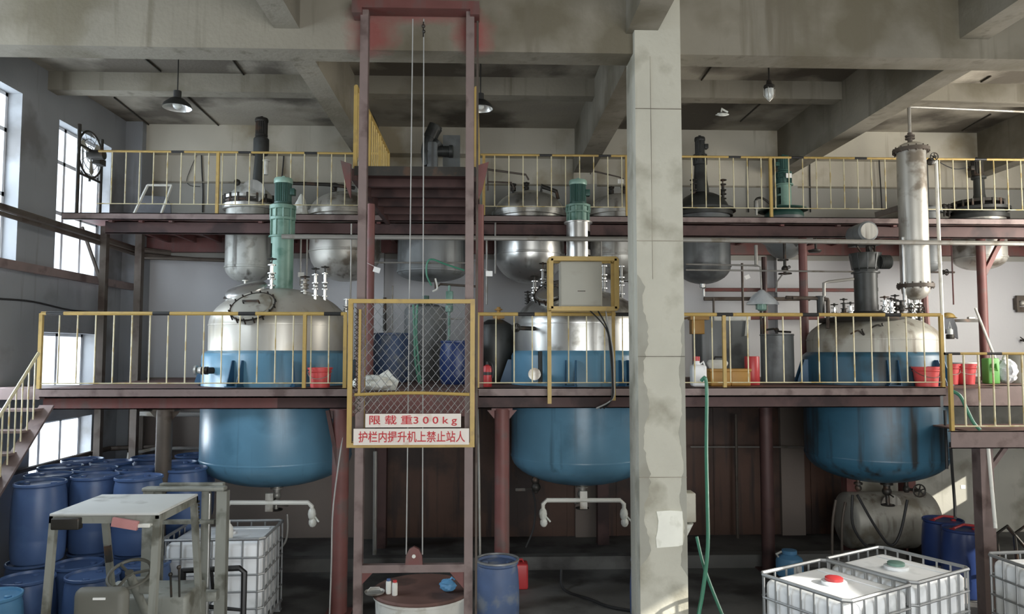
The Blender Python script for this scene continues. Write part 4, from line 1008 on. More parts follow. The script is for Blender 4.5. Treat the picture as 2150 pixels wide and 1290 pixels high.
# 9: far right
t, cx, cy = vessel('mixing_vessel', 'stainless vessel with dark agitator on the high platform near the right edge', 8, .42, zv(568, 2060), zv(543, 2060), zf(450, 2060, .42), zv(426, 2060), M['steel_dull'], M['dark_tank'])
MB().lathe([(.43, zv(446, 2060)), (.50, zv(446, 2060)), (.50, zv(440, 2060)), (.43, zv(438, 2060))], (cx, cy, 0), 40, cap=False).build('wide_flange', M['dark_tank'], t)
m = MB()
for k in range(16):
    a = 2 * PI * k / 16; m.box(cx + .40 * math.cos(a) - .015, cx + .40 * math.cos(a) + .015, cy + .40 * math.sin(a) - .015, cy + .40 * math.sin(a) + .015, zv(438, 2060), zv(424, 2060))
m.lathe([(.4, zv(430, 2060)), (.4, zv(424, 2060)), (.2, zv(420, 2060))], (cx, cy, 0), 30); m.build('bolted_cover', M['iron'], t)
ax = X_(2055, cy, 380)
MB().lathe([(.12, zv(424, 2055)), (.09, zv(408, 2055)), (.085, zv(378, 2055)), (.12, zv(376, 2055)), (.12, zv(372, 2055))], (ax, cy, 0), 20).build('agitator_neck', M['dark_tank'], t)
motor(t, ax - .02, cy, zv(372, 2055), zv(334, 2055), .10, M['iron'], M['iron'], 18, -1)
# ---- condenser column in front of the right reactor
CY = 11.0
a0, a1 = P(1922, 600, CY), P(1903, 320, CY)
cxx = (a0.x + P(1908, 330, CY).x) / 2 + .02
zA, zB = Z_(628, CY, 1920), Z_(318, CY, 1903)
t = thing('condenser', 'tall weathered silver condenser column on pipes beside the dark grey agitator', 'condenser', (cxx, CY, zA))
MB().lathe([(.05, zA - .02), (.13, zA + .02), (.19, zA + .09), (.20, zA + .16), (.205, zA + .2), (.205, zB), ], (cxx, CY, 0), 36).build('shell', M['steel_dull'], t)
for z in (zA + .17, zB - .02):
    m = MB().lathe([(.2, z), (.26, z), (.26, z + .025), (.26, z + .055), (.2, z + .055)], (cxx, CY, 0), 36, cap=False)
    for k in range(14):
        a = 2 * PI * k / 14; m.cyl((cxx + .24 * math.cos(a), CY + .24 * math.sin(a), z - .02), (cxx + .24 * math.cos(a), CY + .24 * math.sin(a), z + .08), .01, seg=6)
    m.build('flange', M['pipe_brown'], t)
MB().lathe([(.22, zB + .03)] + ell(.2, zB + .04, zB + .14, 6), (cxx, CY, 0), 30).build('head', M['steel_dull'], t)
zt = zB + .13
m = MB().cyl((cxx - .01, CY, zt), (cxx - .01, CY, zt + .16), .035).lathe([(.07, 0), (.07, .02)], (cxx - .01, CY, zt + .06), 14).lathe([(.07, 0), (.07, .02)], (cxx - .01, CY, zt + .1), 14)
m.build('neck', M['pipe_brown'], t)
zp = Z_(226, CY, 1905)
MB().tube([(cxx - .01, CY, zt + .1), (cxx - .01, CY, zp), (cxx + .08, CY, zp + .01), (9.39, CY + .15, zp - .02)], .022, 8).build('vapour_pipe', M['pipe'], t)
px_ = X_(1967, CY, 400)
MB().tube([(cxx + .2, CY, zB - .18), (px_, CY, zB - .16), (px_, CY, zB - .3), (px_ + .02, CY, ZM + .01)], .026, 8).build('down_pipe', M['white'], t)
MB().cyl((cxx - .2, CY - .05, ZU - .4), (cxx - .2, CY - .05, zA - .16), .03).cyl((cxx - .1, CY + .02, zA), (cxx - .1, CY + .02, zA - .2), .02).cyl((cxx, CY, zA), (cxx, CY, zA - .22), .04).lathe([(.09, 0), (.09, .02)], (cxx, CY, zA - .08), 14).build('lower_pipes', M['steel'], t)
MB().bar((cxx - .3, YU + .02, ZU + .05), (cxx - .1, CY + .1, ZU + .1), .05, .08).build('bracket', M['pipe_brown'], t)
m = MB().sphere((cxx + .27, CY - .05, zB - .17), .06, 10).wheel((cxx + .27, CY - .15, zB - .12), .06, 'y', .008, 5); m.build('side_valve', M['iron'], t)
m = MB()
q = P(1945, 600, CY + .25); m.tube([P(1940, 575, CY + .25), P(1942, 640, CY + .25), P(1950, 735, CY + .25), (q.x + .05, CY + .25, ZM + .01)], .05, 8); m.build('red_pipe', M['red_steel'], t)
# ================================================================== FLOOR LEVEL
# ---- blue plastic drums
def make_drum(label, m_=None, m_lid=None, h=.93, r=.29, group=None):
    t = thing('plastic_drum', label, 'drum', (0, 0, 0), 0, group)
    body = [(r * .86, 0), (r * .93, .02), (r * .98, .1), (r, h * .28), (r * .992, h * .3), (r * 1.0, h * .32), (r * 1.01, h * .5), (r * 1.0, h * .68), (r * .992, h * .7), (r * .99, h * .72), (r * .95, h * .88), (r * .9, h * .95), (r * .93, h - .035), (r * .965, h - .03), (r * .965, h - .005), (r * .93, h), (r * .9, h - .002), (r * .88, h - .03), (0.01, h - .03)]
    MB().lathe(body, (0, 0, 0), 36).build('body', m_ or M['drum'], t, world=False)
    for sx in (-1, 1): MB().lathe([(.035, h - .031), (.035, h - .012), (.028, h - .008), (0.01, h - .008)], (sx * r * .55, .0, 0), 12).build('bung_cap', m_lid or m_ or M['drum'], t, world=False)
    return t
DR = .93
drumsU = [  # upper layer: pixel x, Y
    (86, 9.12, 'blue drum on the upper layer by the left stairs, leftmost of the stack'), (133, 9.72, None), (211, 9.62, None), (277, 9.5, None),
    (165, 10.32, None), (237, 10.25, None), (300, 10.12, None), (360, 10.35, None), (212, 10.9, None), (278, 10.86, None), (421, 10.45, None), (342, 11.0, None), (400, 11.1, None)]
drumsL = [(62, 8.5, 'blue drum on the floor in front of the stack, left of the forklift post'), (159, 9.0, None), (222, 8.72, None), (279, 8.95, None)]
labs = ['upper drum second from the left, behind the leftmost', 'upper drum in front row, two to the right of the leftmost, above the forklift roof', 'upper drum at the right end of the front row, beside the grey post',
        'upper drum under the lower left window, third row', 'upper drum in the third row, behind the middle front one', 'upper drum just left of the round grey post, second row', 'dark upper drum half behind the round grey post',
        'pale-lit upper drum in the back row, left of two', 'pale-lit upper drum in the back row, right of two', 'dark upper drum between the grey post and the left reactor', 'upper drum in the back row behind the grey post', 'dark upper drum in the back row closest to the left reactor']
labl = ['floor drum under the forklift roof, left one of the two behind', 'floor drum seen beside the steering wheel, middle of the floor row', 'floor drum behind the steering wheel, right of the floor row']
d0 = make_drum(drumsU[0][2], group='blue drums stacked two high at the left'); pos = []
def pla(px, Y, layer, lab, first=None):
    xx = X_(px, Y, 990 if layer else 1175)
    rz = random.uniform(0, 3)
    if first is not None: first.location = (xx, Y, layer * (DR + .001)); first.rotation_euler.z = rz; first['label'] = lab; return first
    return copy_tree(d0, (xx, Y, layer * (DR + .001)), rz, lab)
def relax(pts, D=.592, obst=()):
    pts = [list(p) for p in pts]
    for it in range(400):
        for i in range(len(pts)):
            for j in range(i):
                dx, dy = pts[i][0] - pts[j][0], pts[i][1] - pts[j][1]; d = math.hypot(dx, dy) or .01
                if d < D:
                    s = (D - d) / 2 / d; wi = .3 if i < 4 else 1; wj = .3 if j < 4 else 1; tot = wi + wj
                    pts[i][0] += dx * s * 2 * wi / tot; pts[i][1] += dy * s * 2 * wi / tot; pts[j][0] -= dx * s * 2 * wj / tot; pts[j][1] -= dy * s * 2 * wj / tot
            for (ox, oy, od) in obst:
                dx, dy = pts[i][0] - ox, pts[i][1] - oy; d = math.hypot(dx, dy)
                if d < od: pts[i][0] += dx / d * (od - d); pts[i][1] += dy / d * (od - d)
            pts[i][0] = max(pts[i][0], XL + .40 if not (10.3 < pts[i][1] < 11.3) else XL + .43)
    return pts
post_x = X_(345, YF + .2, 900)
ob = [(post_x, YF + .2, .40), (R1[0], R1[1], 1.36), (X_(470, 9.55, 1150), 9.6, .92)]
upx = relax([(X_(px, Y, 990), Y) for px, Y, _ in drumsU], obst=ob)
low = [(X_(px, Y, 1175), Y) for px, Y, _ in drumsL] + [upx[i] for i in (0, 2, 3, 10)]
low = relax(low, obst=[ob[0], ob[2]])
d0.location = (upx[0][0], upx[0][1], DR + .001)
for i in range(1, len(upx)): copy_tree(d0, (upx[i][0], upx[i][1], DR + .001), random.uniform(0, 3), labs[i - 1])
for i, l in enumerate([drumsL[0][2]] + labl + ['drum carrying the leftmost upper drum, dark in the shade', 'drum on the floor carrying the middle upper drum, seen through the forklift frame', 'drum on the floor carrying the upper drum beside the grey post', 'drum on the floor carrying the dark upper drum next to the left reactor']):
    copy_tree(d0, (low[i][0], low[i][1], 0), random.uniform(0, 3), l)
for px, Y, z in ((1, 8.3, 0),):
    dp = make_drum('pale blue drum cut by the left edge of the photo', M['drum_pale'], M['drum_pale'], .93, .28)
    dp.location = (low[0][0] + .02, low[0][1] - .6, 0)
# dusty barrel right of hoist
Y = 8.95
db = make_drum('dusty open blue barrel standing right of the hoist on the floor', M['drum_dusty'], M['drum_dusty'], .93, .26)
db.location = (X_(1044, Y, 1200), Y, 0)
MB().lathe([(.235, .932), (.262, .932), (.262, .95), (.235, .95)], (0, 0, 0), 32, cap=False).build('rim_band', M['galv'], db, world=False)
db2 = make_drum('bright blue barrel half hidden behind the foot of the column', M['drum'], M['drum'], .93, .28)
db2.location = (X_(1372, 8.95, 1200), 8.95, 0)
# navy drums at right
for px, Y, l, m_ in ((1980, 10.9, 'dark navy drum at the right, farther of the pair', 'drum_dark'), (2022, 10.35, 'blue drum with red cap at the right, nearer of the pair', 'drum_dark')):
    d = make_drum(l, M[m_], M['red'], .93, .29); d.location = (X_(px, Y, 1100), Y, 0)
    MB().tube([(-.2, -.1, .945), (-.05, -.05, .975), (.05, .04, .96), (.2, .02, .945)], .018, 8, smooth=4).build('red_strap', M['red'], d, world=False)
# ---- IBC totes
def tote(label, capm, w=1.2, d=1.0, h=1.16, group=None):
    t = thing('liquid_tote', label, 'container', (0, 0, 0), 0, group)
    m = MB()
    for y in (-d / 2 + .06, 0, d / 2 - .06): m.box(-w / 2, w / 2, y - .05, y + .05, 0, .02).box(-w / 2, w / 2, y - .05, y + .05, .1, .12)
    for x in (-w / 2 + .07, 0, w / 2 - .07):
        for y in (-d / 2 + .06, 0, d / 2 - .06): m.box(x - .06, x + .06, y - .05, y + .05, .02, .1)
    m.build('pallet_base', M['galv'], t, world=False)
    b = MB().box(-w / 2 + .03, w / 2 - .03, -d / 2 + .03, d / 2 - .03, .125, h - .05, .07)
    b.lathe([(.12, h - .055), (.12, h - .02), (.1, h - .015)], (0, 0, 0), 24)
    for k in (-1, 1):
        b.box(-w / 2 + .12, w / 2 - .12, k * d * .3 - .05, k * d * .3 + .05, h - .06, h - .042)
    b.build('bottle', M['tote'], t, world=False)
    MB().lathe([(.085, h - .015), (.085, h + .012), (.075, h + .018), (0.01, h + .018)], (0, 0, 0), 20).build('cap', capm, t, world=False)
    c = MB(); r = .011
    X0, X1, Y0, Y1 = -w / 2, w / 2, -d / 2, d / 2
    for z in (.14, .34, .54, .74, .94, h):
        q = r * (1.6 if z in (.14, h) else 1)
        k = .05
        c.tube([(X0 + k, Y0, z), (X1 - k, Y0, z), (X1, Y0 + k, z), (X1, Y1 - k, z), (X1 - k, Y1, z), (X0 + k, Y1, z), (X0, Y1 - k, z), (X0, Y0 + k, z), (X0 + k, Y0, z)], q, 6)
    nx, ny = 6, 5
    for k in range(nx + 1):
        x = X0 + .06 + (X1 - X0 - .12) * k / nx
        for y in (Y0, Y1): c.cyl((x, y, .12), (x, y, h), r, seg=6)
    for k in range(ny + 1):
        y = Y0 + .06 + (Y1 - Y0 - .12) * k / ny
        for x in (X0, X1): c.cyl((x, y, .12), (x, y, h), r, seg=6)
    c.build('cage', M['galv'], t, world=False)
    MB().lathe([(.04, 0), (.04, .1), (.055, .1), (.055, .13)], (0, Y0 - .0, .2), 14, 'y').build('outlet_valve', capm, t, world=False)
    return t
tt = tote('white liquid tote in a grid cage under the left reactor, behind the forklift mast', M['red']); tt.location = (X_(470, 9.55, 1150), 9.6, 0); tt.rotation_euler.z = 0.03
a = PZ(1780, 1265, 1.16); c_ = PZ(2035, 1195, 1.16); ang = math.atan2(c_.y - a.y, c_.x - a.x)
u = Vector((math.cos(ang), math.sin(ang), 0)); v = Vector((-math.sin(ang), math.cos(ang), 0))
o1 = a + u * .5 + v * .5; o2 = a + u * 1.53 + v * .5
t1 = tote('white caged tote with red cap, front left of the pair at the bottom right', M['red'], w=1.0); t1.location = (o1.x, o1.y, 0); t1.rotation_euler.z = ang + PI / 2
t2 = tote('white caged tote with green cap, back right of the pair at the bottom right', M['green'], w=1.0); t2.location = (o2.x, o2.y, 0); t2.rotation_euler.z = ang + PI / 2
t3 = tote('white caged tote cut by the right edge of the photo', M['red']); t3.location = (X_(2230, 7.9, 1150), 7.75, 0); t3.rotation_euler.z = .1 
# ---- white pipes with wrapped ends under the reactors
def drain_pipe(label, x0, x1, py, Y, ends, hang):
    a = P(x0, py, Y); b = P(x1, py + 1, Y)
    t = thing('drain_pipe', label, 'pipe', a)
    MB().tube([P(x0, hang, Y), P(x0, py + 8, Y), P(x0 + 8, py, Y), P(x1 - 8, py, Y), P(x1, py + 8, Y), P(x1, hang, Y)], .028, 10).build('pipe', M['white'], t)
    for xx, on in ends:
        if on:
            q = P(xx, hang + 8, Y); MB().sphere(q, .07, 12, (.8, .8, 1.3)).sphere(q + Vector((.01, 0, -.11)), .055, 10, (1, 1, 1.2)).cyl(q + Vector((.03, 0, -.02)), q + Vector((.1, -.03, -.1)), .012).build('cloth_wrap', M['bag'], t)
    mid = (a + b) / 2
    MB().cyl((mid.x, Y, a.z), (mid.x, 11.1, zbot - .3), .018).box(mid.x - .05, mid.x + .05, Y - .02, Y + .02, a.z - .12, a.z + .12).build('hanger', M['steel_dull'], t)
    return t
drain_pipe('white U-shaped drain pipe under the left reactor with a wrapped end', 476, 655, 1056, 10.2, ((655, 1),), 1072)
drain_pipe('white U-shaped drain pipe under the middle reactor with two wrapped ends', 1140, 1310, 1051, 10.2, ((1140, 1), (1310, 1)), 1072)
MB_b = thing('wash_bottle', 'small pale bottle standing on the left caged tote', 'bottle', (X_(480, 9.35, 1100), 9.35, 1.115))
MB().lathe([(.05, 0), (.055, .02), (.055, .13), (.03, .17), (.02, .18), (.02, .22)], (0, 0, 0), 16).build('body', M['white'], MB_b, world=False)
# ---- blue jug, red container, curb bits
q = P(1658, 1190, 11.3)
jz = thing('blue_jug', 'blue plastic jug on the floor under the right part of the platform', 'jug', (q.x, 11.3, 0))
MB().lathe([(.17, 0), (.2, .03), (.2, .22), (.18, .28), (.1, .33), (.11, .34), (.11, .39), (.0, .4)], (0, 0, 0), 24).build('body', M['drum_pale'], jz, world=False)
MB().tube([(-.16, 0, .27), (-.2, 0, .33), (-.12, 0, .37)], .014, 6).build('handle', M['white'], jz, world=False)
MB().box(-.02, .1, -.208, -.198, .08, .2).build('paper_label', M['tag'], jz, world=False)
q = P(1085, 1200, 10.9)
jz = thing('red_canister', 'dark red canister on the floor behind the dusty blue barrel', 'canister', (q.x, 10.9, 0))
MB().box(-.16, .16, -.12, .12, 0, .36, .03).cyl((0, 0, .36), (0, 0, .4), .04).build('body', M['red'], jz, world=False)
MB().tube([(-.1, 0, .355), (-.08, 0, .4), (.08, 0, .4), (.1, 0, .355)], .012, 6).build('handle', M['red'], jz, world=False)
# ---- white tub under the hoist with things on it
ty = 9.0; tx = X_(877, ty - .55, 1240); tz = .6
tb = thing('white_tub', 'round white tub with a dark lid under the hoist', 'tub', (tx, ty, 0))
MB().lathe([(.48, 0), (.53, .05), (.545, tz - .08), (.57, tz - .07), (.57, tz - .03), (.55, tz - .02)], (0, 0, 0), 40).build('body', M['white'], tb, world=False)
MB().lathe([(.585, tz - .035), (.59, tz - .02), (.57, tz), (.0, tz + .002)], (0, 0, 0), 40).build('lid', M['deck'], tb, world=False)
q = P(787, 1232, 8.75)
x = thing('metal_dish', 'flat round metal dish on the tub lid, at its left', 'dish', (X_(787, 8.8, 1230), 8.8, tz + .003))
MB().lathe([(.08, 0), (.11, .01), (.12, .03), (.115, .03), (.1, .015), (.0, .015)], (0, 0, 0), 24).build('body', M['steel_dull'], x, world=False)
MB().tube([(-.08, 0, .03), (-.05, 0, .07), (.05, 0, .07), (.08, 0, .03)], .008, 6).build('handle', M['steel_dull'], x, world=False)
for i, (px, l, m1, m2) in enumerate(((816, 'white spray can without red on the tub lid, left of two', 'white', 'drum'), (829, 'white spray can with red top on the tub lid, right of two', 'white', 'red'))):
    x = thing('spray_can', l, 'can', (X_(px, 8.8 - .06 * i, 1225), 8.8 - .06 * i, tz + .003))
    MB().lathe([(.03, 0), (.032, .005), (.032, .13), (.026, .145)], (0, 0, 0), 16).build('body', M[m1], x, world=False)
    MB().lathe([(.024, .145), (.024, .165), (.02, .17), (.01, .17)], (0, 0, 0), 14).build('cap', M[m2], x, world=False)
x = thing('plastic_bag', 'crumpled pale blue plastic bag on the tub lid', 'bag', (X_(938, 8.85, 1225), 8.85, tz + .003))
def crumple(rx, ry, rz, seed, n=12):
    rnd = random.Random(seed); m = MB(); rings = []
    for i in range(n + 1):
        t = PI * i / n; rings.append([(math.sin(t) * rx * math.cos(2 * PI * k / 20) * rnd.uniform(.72, 1.15) + .001 * k, math.sin(t) * ry * math.sin(2 * PI * k / 20) * rnd.uniform(.72, 1.15), rz * (1 - math.cos(t)) * rnd.uniform(.93, 1.0)) for k in range(20)])
    return m.rings(rings)
crumple(.1, .08, .075, 3).build('body', M['drum_pale'], x, world=False); MB().tube([(.02, 0, .12), (.06, 0, .16), (.09, .02, .13)], .01, 6).build('knot', M['drum_pale'], x, world=False)

# ---- horizontal tank at the back right
YT = 12.55
a = P(1862, 1105, YT)
ht = thing('horizontal_tank', 'old grey cylindrical tank lying under the right reactor', 'tank', (a.x, YT, 0))
L_ = 1.35; rr = .47; zc_ = .53 + .02
prof = [(q[0], -L_ / 2 + .0 - (q[1])) for q in reversed(ell(rr, 0, .12, 6))] + [(q[0], L_ / 2 + q[1]) for q in ell(rr, 0, .12, 6)]
MB().lathe(prof, (a.x, YT, zc_), 40, 'x').build('body', M['shell_grey'], ht)
MB().lathe([(.17, -.01), (.17, .02), (.12, .03)], (a.x - .1, YT - .34, zc_ + .32), 20, 'y').build('hatch', M['steel_dull'], ht)
for s in (-1, 1): MB().box(a.x + s * .45 - .06, a.x + s * .45 + .06, YT - .35, YT + .35, 0, zc_ - .3).build('saddle', M['iron'], ht)
# ---- hoses under right reactor
for i, pts in enumerate((((1800, 1040), (1840, 1110), (1870, 1145), (1890, 1120), (1905, 1050)), ((1790, 1040), (1790, 1100), (1812, 1140), (1835, 1155)),
               ((1755, 1050), (1748, 1100), (1747, 1180)), ((1775, 1055), (1768, 1100), (1768, 1175)))):
    Y = 11.0 + .08 * i
    h_ = MB().tube([P(x, y, Y) for x, y in pts], .02, 8, smooth=5)
    o = h_.build('rubber_hose', M['pipe_brown' if i > 1 else 'cable']); tag(o, ['black hose looping low under the right reactor', 'black hose curving down left of the tank hatch', 'thin brown pipe standing at the far left under the right reactor', 'thin brown pipe standing second from left under the right reactor'][i], 'hose')
# ---- wall pipes low left
def pipe(label, pts, r, m_, name='pipe', smooth=0, cat='pipe'):
    o = MB().tube(pts, r, 8, smooth=smooth).build(name, M[m_]); return tag(o, label, cat)
pipe('pipe running low along the left wall past the bottom window', [(XL + .06, 10.2, 1.74), (XL + .06, 13.1, 1.74), (XL + .5, 13.3, 1.74), (XL + .9, 13.4, 1.74)], .035, 'pipe_brown')
pipe('grey low pipe with elbow behind the drums, left of the left reactor', [P(268, 975, 12.9), P(270, 955, 12.9), P(330, 942, 13.2), P(425, 942, 13.3)], .03, 'pipe')
pipe('pale pipe high under the platform, above the drums', [P(285, 868, 13.0), P(330, 870, 13.0), P(425, 870, 13.0)], .045, 'pipe')
for px, r, l in ((278, .07, 'left of the two vertical brown pipes in the back left corner'), (297, .06, 'right of the two vertical brown pipes in the back left corner')):
    xx = X_(px, 13.3, 900); pipe(l, [(xx, 13.3, 0.0), (xx, 13.3, ZM - .1)], r, 'pipe_brown')
# ================================================================== FORKLIFT
zr = 2.1
A = PZ(96, 1080, zr); B = PZ(331, 1082, zr); C = PZ(414, 1040, zr); D = PZ(226, 1040, zr)
fx0, fx1 = (A.x + D.x) / 2, (B.x + C.x) / 2; fy0, fy1 = (A.y + B.y) / 2, (C.y + D.y) / 2
fo = thing('forklift', 'dusty grey-green forklift truck with flat roof at the lower left, facing away', 'forklift', ((fx0 + fx1) / 2, fy0, 0))
MB().box(fx0, fx1, fy0, fy1, zr - .012, zr + .01, .008).build('roof_sheet', M['fork_roof'], fo)
MB().box(fx0, fx1, fy0, fy0 + .03, zr - .07, zr - .012).box(fx0, fx1, fy1 - .03, fy1, zr - .07, zr - .012).box(fx0, fx0 + .03, fy0, fy1, zr - .07, zr - .012).box(fx1 - .03, fx1, fy0, fy1, zr - .07, zr - .012).build('roof_frame', M['fork'], fo)
for (x, y, dx, dy, w) in ((fx0 + .025, fy0 + .03, .0, -.1, .05), (fx1 - .02, fy0 + .03, .012, -.1, .055), (fx0 + .03, fy1 - .03, .02, .22, .05), (fx1 - .03, fy1 - .03, 0, .22, .05)):
    MB().bar((x, y, zr - .012), (x + dx, y + dy, 1.0), w, w, up=(0, 1, 0)).build('roof_pillar', M['fork'], fo)
MB().box(fx0 + .04, fx0 + .26, fy0 - .05, fy0 + .02, zr - .11, zr - .02, .01).build('rear_lamp', M['iron'], fo)
q = P(270, 1088, fy0 - .02)
MB().bar((q.x - .12, fy0 - .03, zr - .05), (q.x + .08, fy0 - .03, zr - .085), .03, .07).build('red_plate', M['plate'], fo)
q = P(303, 1105, fy0 - .03); MB().box(q.x - .06, q.x + .04, fy0 - .03, fy0 + .06, q.z - .015, q.z + .015, .006).cyl((q.x + .04, fy0 + .02, q.z), (q.x + .09, fy0 + .02, q.z), .012).build('indicator_lamp', M['white'], fo)
q = P(225, 1165, 6.6); MB().bar((q.x - .01, 6.62, q.z + .07), (q.x + .01, 6.62, q.z - .07), .05, .03, up=(0, 1, 0)).build('mirror', M['iron'], fo)
cxm = (fx0 + fx1) / 2
MB().box(cxm - .46, cxm + .46, 5.15, 7.3, .22, .75, .05).box(cxm - .44, cxm + .44, 5.1, 5.75, .7, 1.12, .08).box(cxm - .42, cxm + .42, 6.75, 7.25, .7, 1.25, .03).build('chassis', M['fork'], fo)
q = P(213, 1262, 5.7)
MB().box(q.x - .2, q.x + .19, 5.66, 5.78, 1.14, q.z + .095, .07).box(q.x - .2, q.x + .2, 5.75, 6.2, 1.08, 1.2, .05).build('seat', M['seat'], fo)
MB().box(q.x - .04, q.x + .05, 5.652, 5.662, q.z + .02, q.z + .035).build('seat_tag', M['tag'], fo)
q = P(272, 1206, 6.3)
ux_ = Vector((1, 0, .0)); un = Vector((0, -.55, 1)).normalized(); uw = un.cross(ux_)
wm = MB().wheel(q, .165, (ux_, uw), .014, 3); wm.build('steering_wheel', M['seat'], fo)
MB().cyl(q, q + Vector((.02, .28, -.42)), .035).box(q.x - .1, q.x + .14, q.y + .1, q.y + .22, q.z - .2, q.z - .08, .02).build('steering_column', M['fork'], fo)
for dx_, l in ((.2, .2), (.27, .26)): MB().cyl((q.x + dx_, q.y + .35, q.z - .3), (q.x + dx_, q.y + .32, q.z - .3 + l), .009).sphere((q.x + dx_, q.y + .32, q.z - .3 + l), .02, 8).build('control_lever', M['iron'], fo)
# mast
ym = 7.5; zt_m = Z_(1031, ym, 400)
for px, w in ((312, .05), (466, .05)):
    x = X_(px, ym, 1150); MB().box(x - w, x + w, ym - .045, ym + .045, .1, zt_m).build('mast_channel', M['fork'], fo)
for px in (330, 428):
    x = X_(px, ym, 1150); MB().box(x - .035, x + .035, ym + .0, ym + .07, .12, zt_m + .01).build('inner_channel', M['fork'], fo)
xa, xb = X_(302, ym, 1030), X_(474, ym, 1030)
MB().box(xa, xb, ym - .06, ym + .06, zt_m, zt_m + .04, .015).box(xa + .12, xb - .05, ym + .06, ym + .14, zt_m + .02, zt_m + .06, .01).box(xa + .05, xb - .1, ym - .03, ym + .03, Z_(1100, ym, 400), Z_(1092, ym, 400)).build('mast_crosshead', M['fork'], fo)
xm = X_(437, ym, 1060); MB().cyl((xm, ym + .03, .3), (xm, ym + .03, zt_m - .03), .022).build('lift_cylinder', M['steel'], fo)
xm = X_(421, ym, 1060); m = MB()
k = 0; z = .5
while z < zt_m - .1: m.box(xm - .012, xm + .012, ym - .07, ym - .05, z, z + .022); z += .034
m.build('lift_chain', M['iron'], fo)
q = P(392, 1250, ym - .1); MB().box(q.x - .28, q.x + .3, ym - .16, ym - .06, q.z - .05, q.z + .04, .01).build('carriage', M['fork'], fo)
yb = 7.75; zq = Z_(1194, yb, 450); xa, xb = X_(385, yb, 1200), X_(513, yb, 1200)
MB().tube([(xa, yb, zq - .02), (xb - .05, yb, zq), (xb, yb, zq - .04), (xb, yb, .3)], .028, 8).tube([(xa, yb, zq), (xa, yb, .3)], .028, 8).tube([(xb - .33, yb, zq - .02), (xb - .30, yb, zq - .32), (xb - .36, yb, zq - .38), (xb, yb, zq - .42)], .016, 6).build('load_backrest', M['black'], fo)
for dx_ in (-.2, .2): MB().box(cxm + dx_ - .05, cxm + dx_ + .05, yb + .02, yb + .06, .06, .6).box(cxm + dx_ - .05, cxm + dx_ + .05, yb + .02, 8.3, .05, .09).build('fork', M['iron'], fo)
for x in (cxm - .42, cxm + .34):
    for y, r in ((5.55, .25), (7.0, .3)): MB().lathe([(r * .6, 0), (r * .97, .0), (r, .03), (r, .09), (r * .97, .12), (r * .6, .12)], (x - .02, y, r), 24, 'x').build('wheel', M['black'], fo)

# ================================================================== CONTROL BOX IN ITS YELLOW FRAME
YB = YF - .09
cb = thing('control_box_stand', 'yellow steel frame on two legs in front of the railing, left of the column', 'frame', (X_(1150, YB, 700), YB, ZM - .25))
xa, xb = X_(1153, YB, 600), X_(1287, YB, 600); za, zb_ = Z_(651, YB, 1220), Z_(549, YB, 1220)
m = MB(); w = .028
for y in (YB - .28, YB):
    m.box(xa - w, xa + w, y - w * .6, y + w * .6, za, zb_).box(xb - w, xb + w, y - w * .6, y + w * .6, za, zb_).box(xa, xb, y - w * .6, y + w * .6, zb_ - w, zb_ + w).box(xa, xb, y - w * .6, y + w * .6, za - w, za + w)
for x in (xa, xb):
    for z in (za, zb_): m.box(x - w * .7, x + w * .7, YB - .28, YB, z - w * .7, z + w * .7)
m.build('frame', M['yellow'], cb)
MB().box(xa - .025, xa + .025, YB - .02, YB + .02, ZM - .2, za).build('leg', M['yellow'], cb)
MB().box(xb - .02, xb + .02, YB - .02, YB + .02, ZM - .16, za).build('leg', M['yellow'], cb)
xc0, xc1 = X_(1176, YB - .2, 600), X_(1263, YB - .2, 600)
bx = thing('control_box', 'plain grey electrical control box inside the yellow frame', 'box', ((xc0 + xc1) / 2, YB - .14, za + w))
MB().box(xc0, xc1, YB - .25, YB - .03, za + w + .001, zb_ - w - .004, .008).build('housing', M['box_grey'], bx)
MB().box(xc0 + .01, xc1 - .015, YB - .262, YB - .251, za + .045, zb_ - .05, .004).build('door', M['box_grey'], bx)
MB().box((xc0 + xc1) / 2 - .05, (xc0 + xc1) / 2 + .05, YB - .266, YB - .262, (za + zb_) / 2 - .1, (za + zb_) / 2 - .09).build('slot_mark', M['iron'], bx)
for i, off in enumerate((0, .025, .05)):
    o = MB().tube([P(1235 + i * 18, 649, YB - .005), P(1272 + i * 3, 690, YB - .06), P(1281 + i * 3, 740, YB - .05), P(1285 + i * 2, 800, YB - .06), P(1284 + i, 838, YB - .04), P(1268 - i * 8, 858, YB + .05)], .010, 6, smooth=5).build('power_cable', M['cable' if i < 2 else 'cable_grey'])
    tag(o, ['black cable hanging from the control box, leftmost of three', 'black cable hanging from the control box, middle of three', 'grey cable hanging from the control box, rightmost of three'][i], 'cable')

# ================================================================== LAMPS
def pendant(label, px, py_shade, py_ceil, Y, scale=1.0):
    x = X_(px, Y, py_shade); z = Z_(py_shade, Y, px); zc_ = ZC
    t = thing('pendant_lamp', label, 'lamp', (x, Y, z)); s = scale
    MB().cyl((x, Y, z + .2 * s), (x, Y, zc_ - .02), .008).lathe([(.06, zc_ - .03), (.06, zc_)], (x, Y, 0), 14).build('rod', M['lamp_dark'], t)
    MB().lathe([(.19 * s, z - .03), (.17 * s, z + .02), (.09 * s, z + .09 * s), (.05 * s, z + .1 * s), (.05 * s, z + .2 * s), (0, z + .21 * s)], (x, Y, 0), 28, cap=False).build('shade', M['lamp_dark'], t)
    MB().lathe([(.185 * s, z - .032), (.165 * s, z + .012), (.085 * s, z + .08 * s), (.0, z + .085 * s)], (x, Y, 0), 28, cap=False).build('reflector', M['reflector'], t)
    MB().sphere((x, Y, z + .01), .06 * s, 14).build('bulb', M['lens'], t)
pendant('dark pendant lamp with open reflector, hanging near the left windows', 372, 222, 135, 9.9)
pendant('pendant lamp partly hidden behind the hoist post and yellow bridge railing', 1009, 224, 150, 9.9, .9)
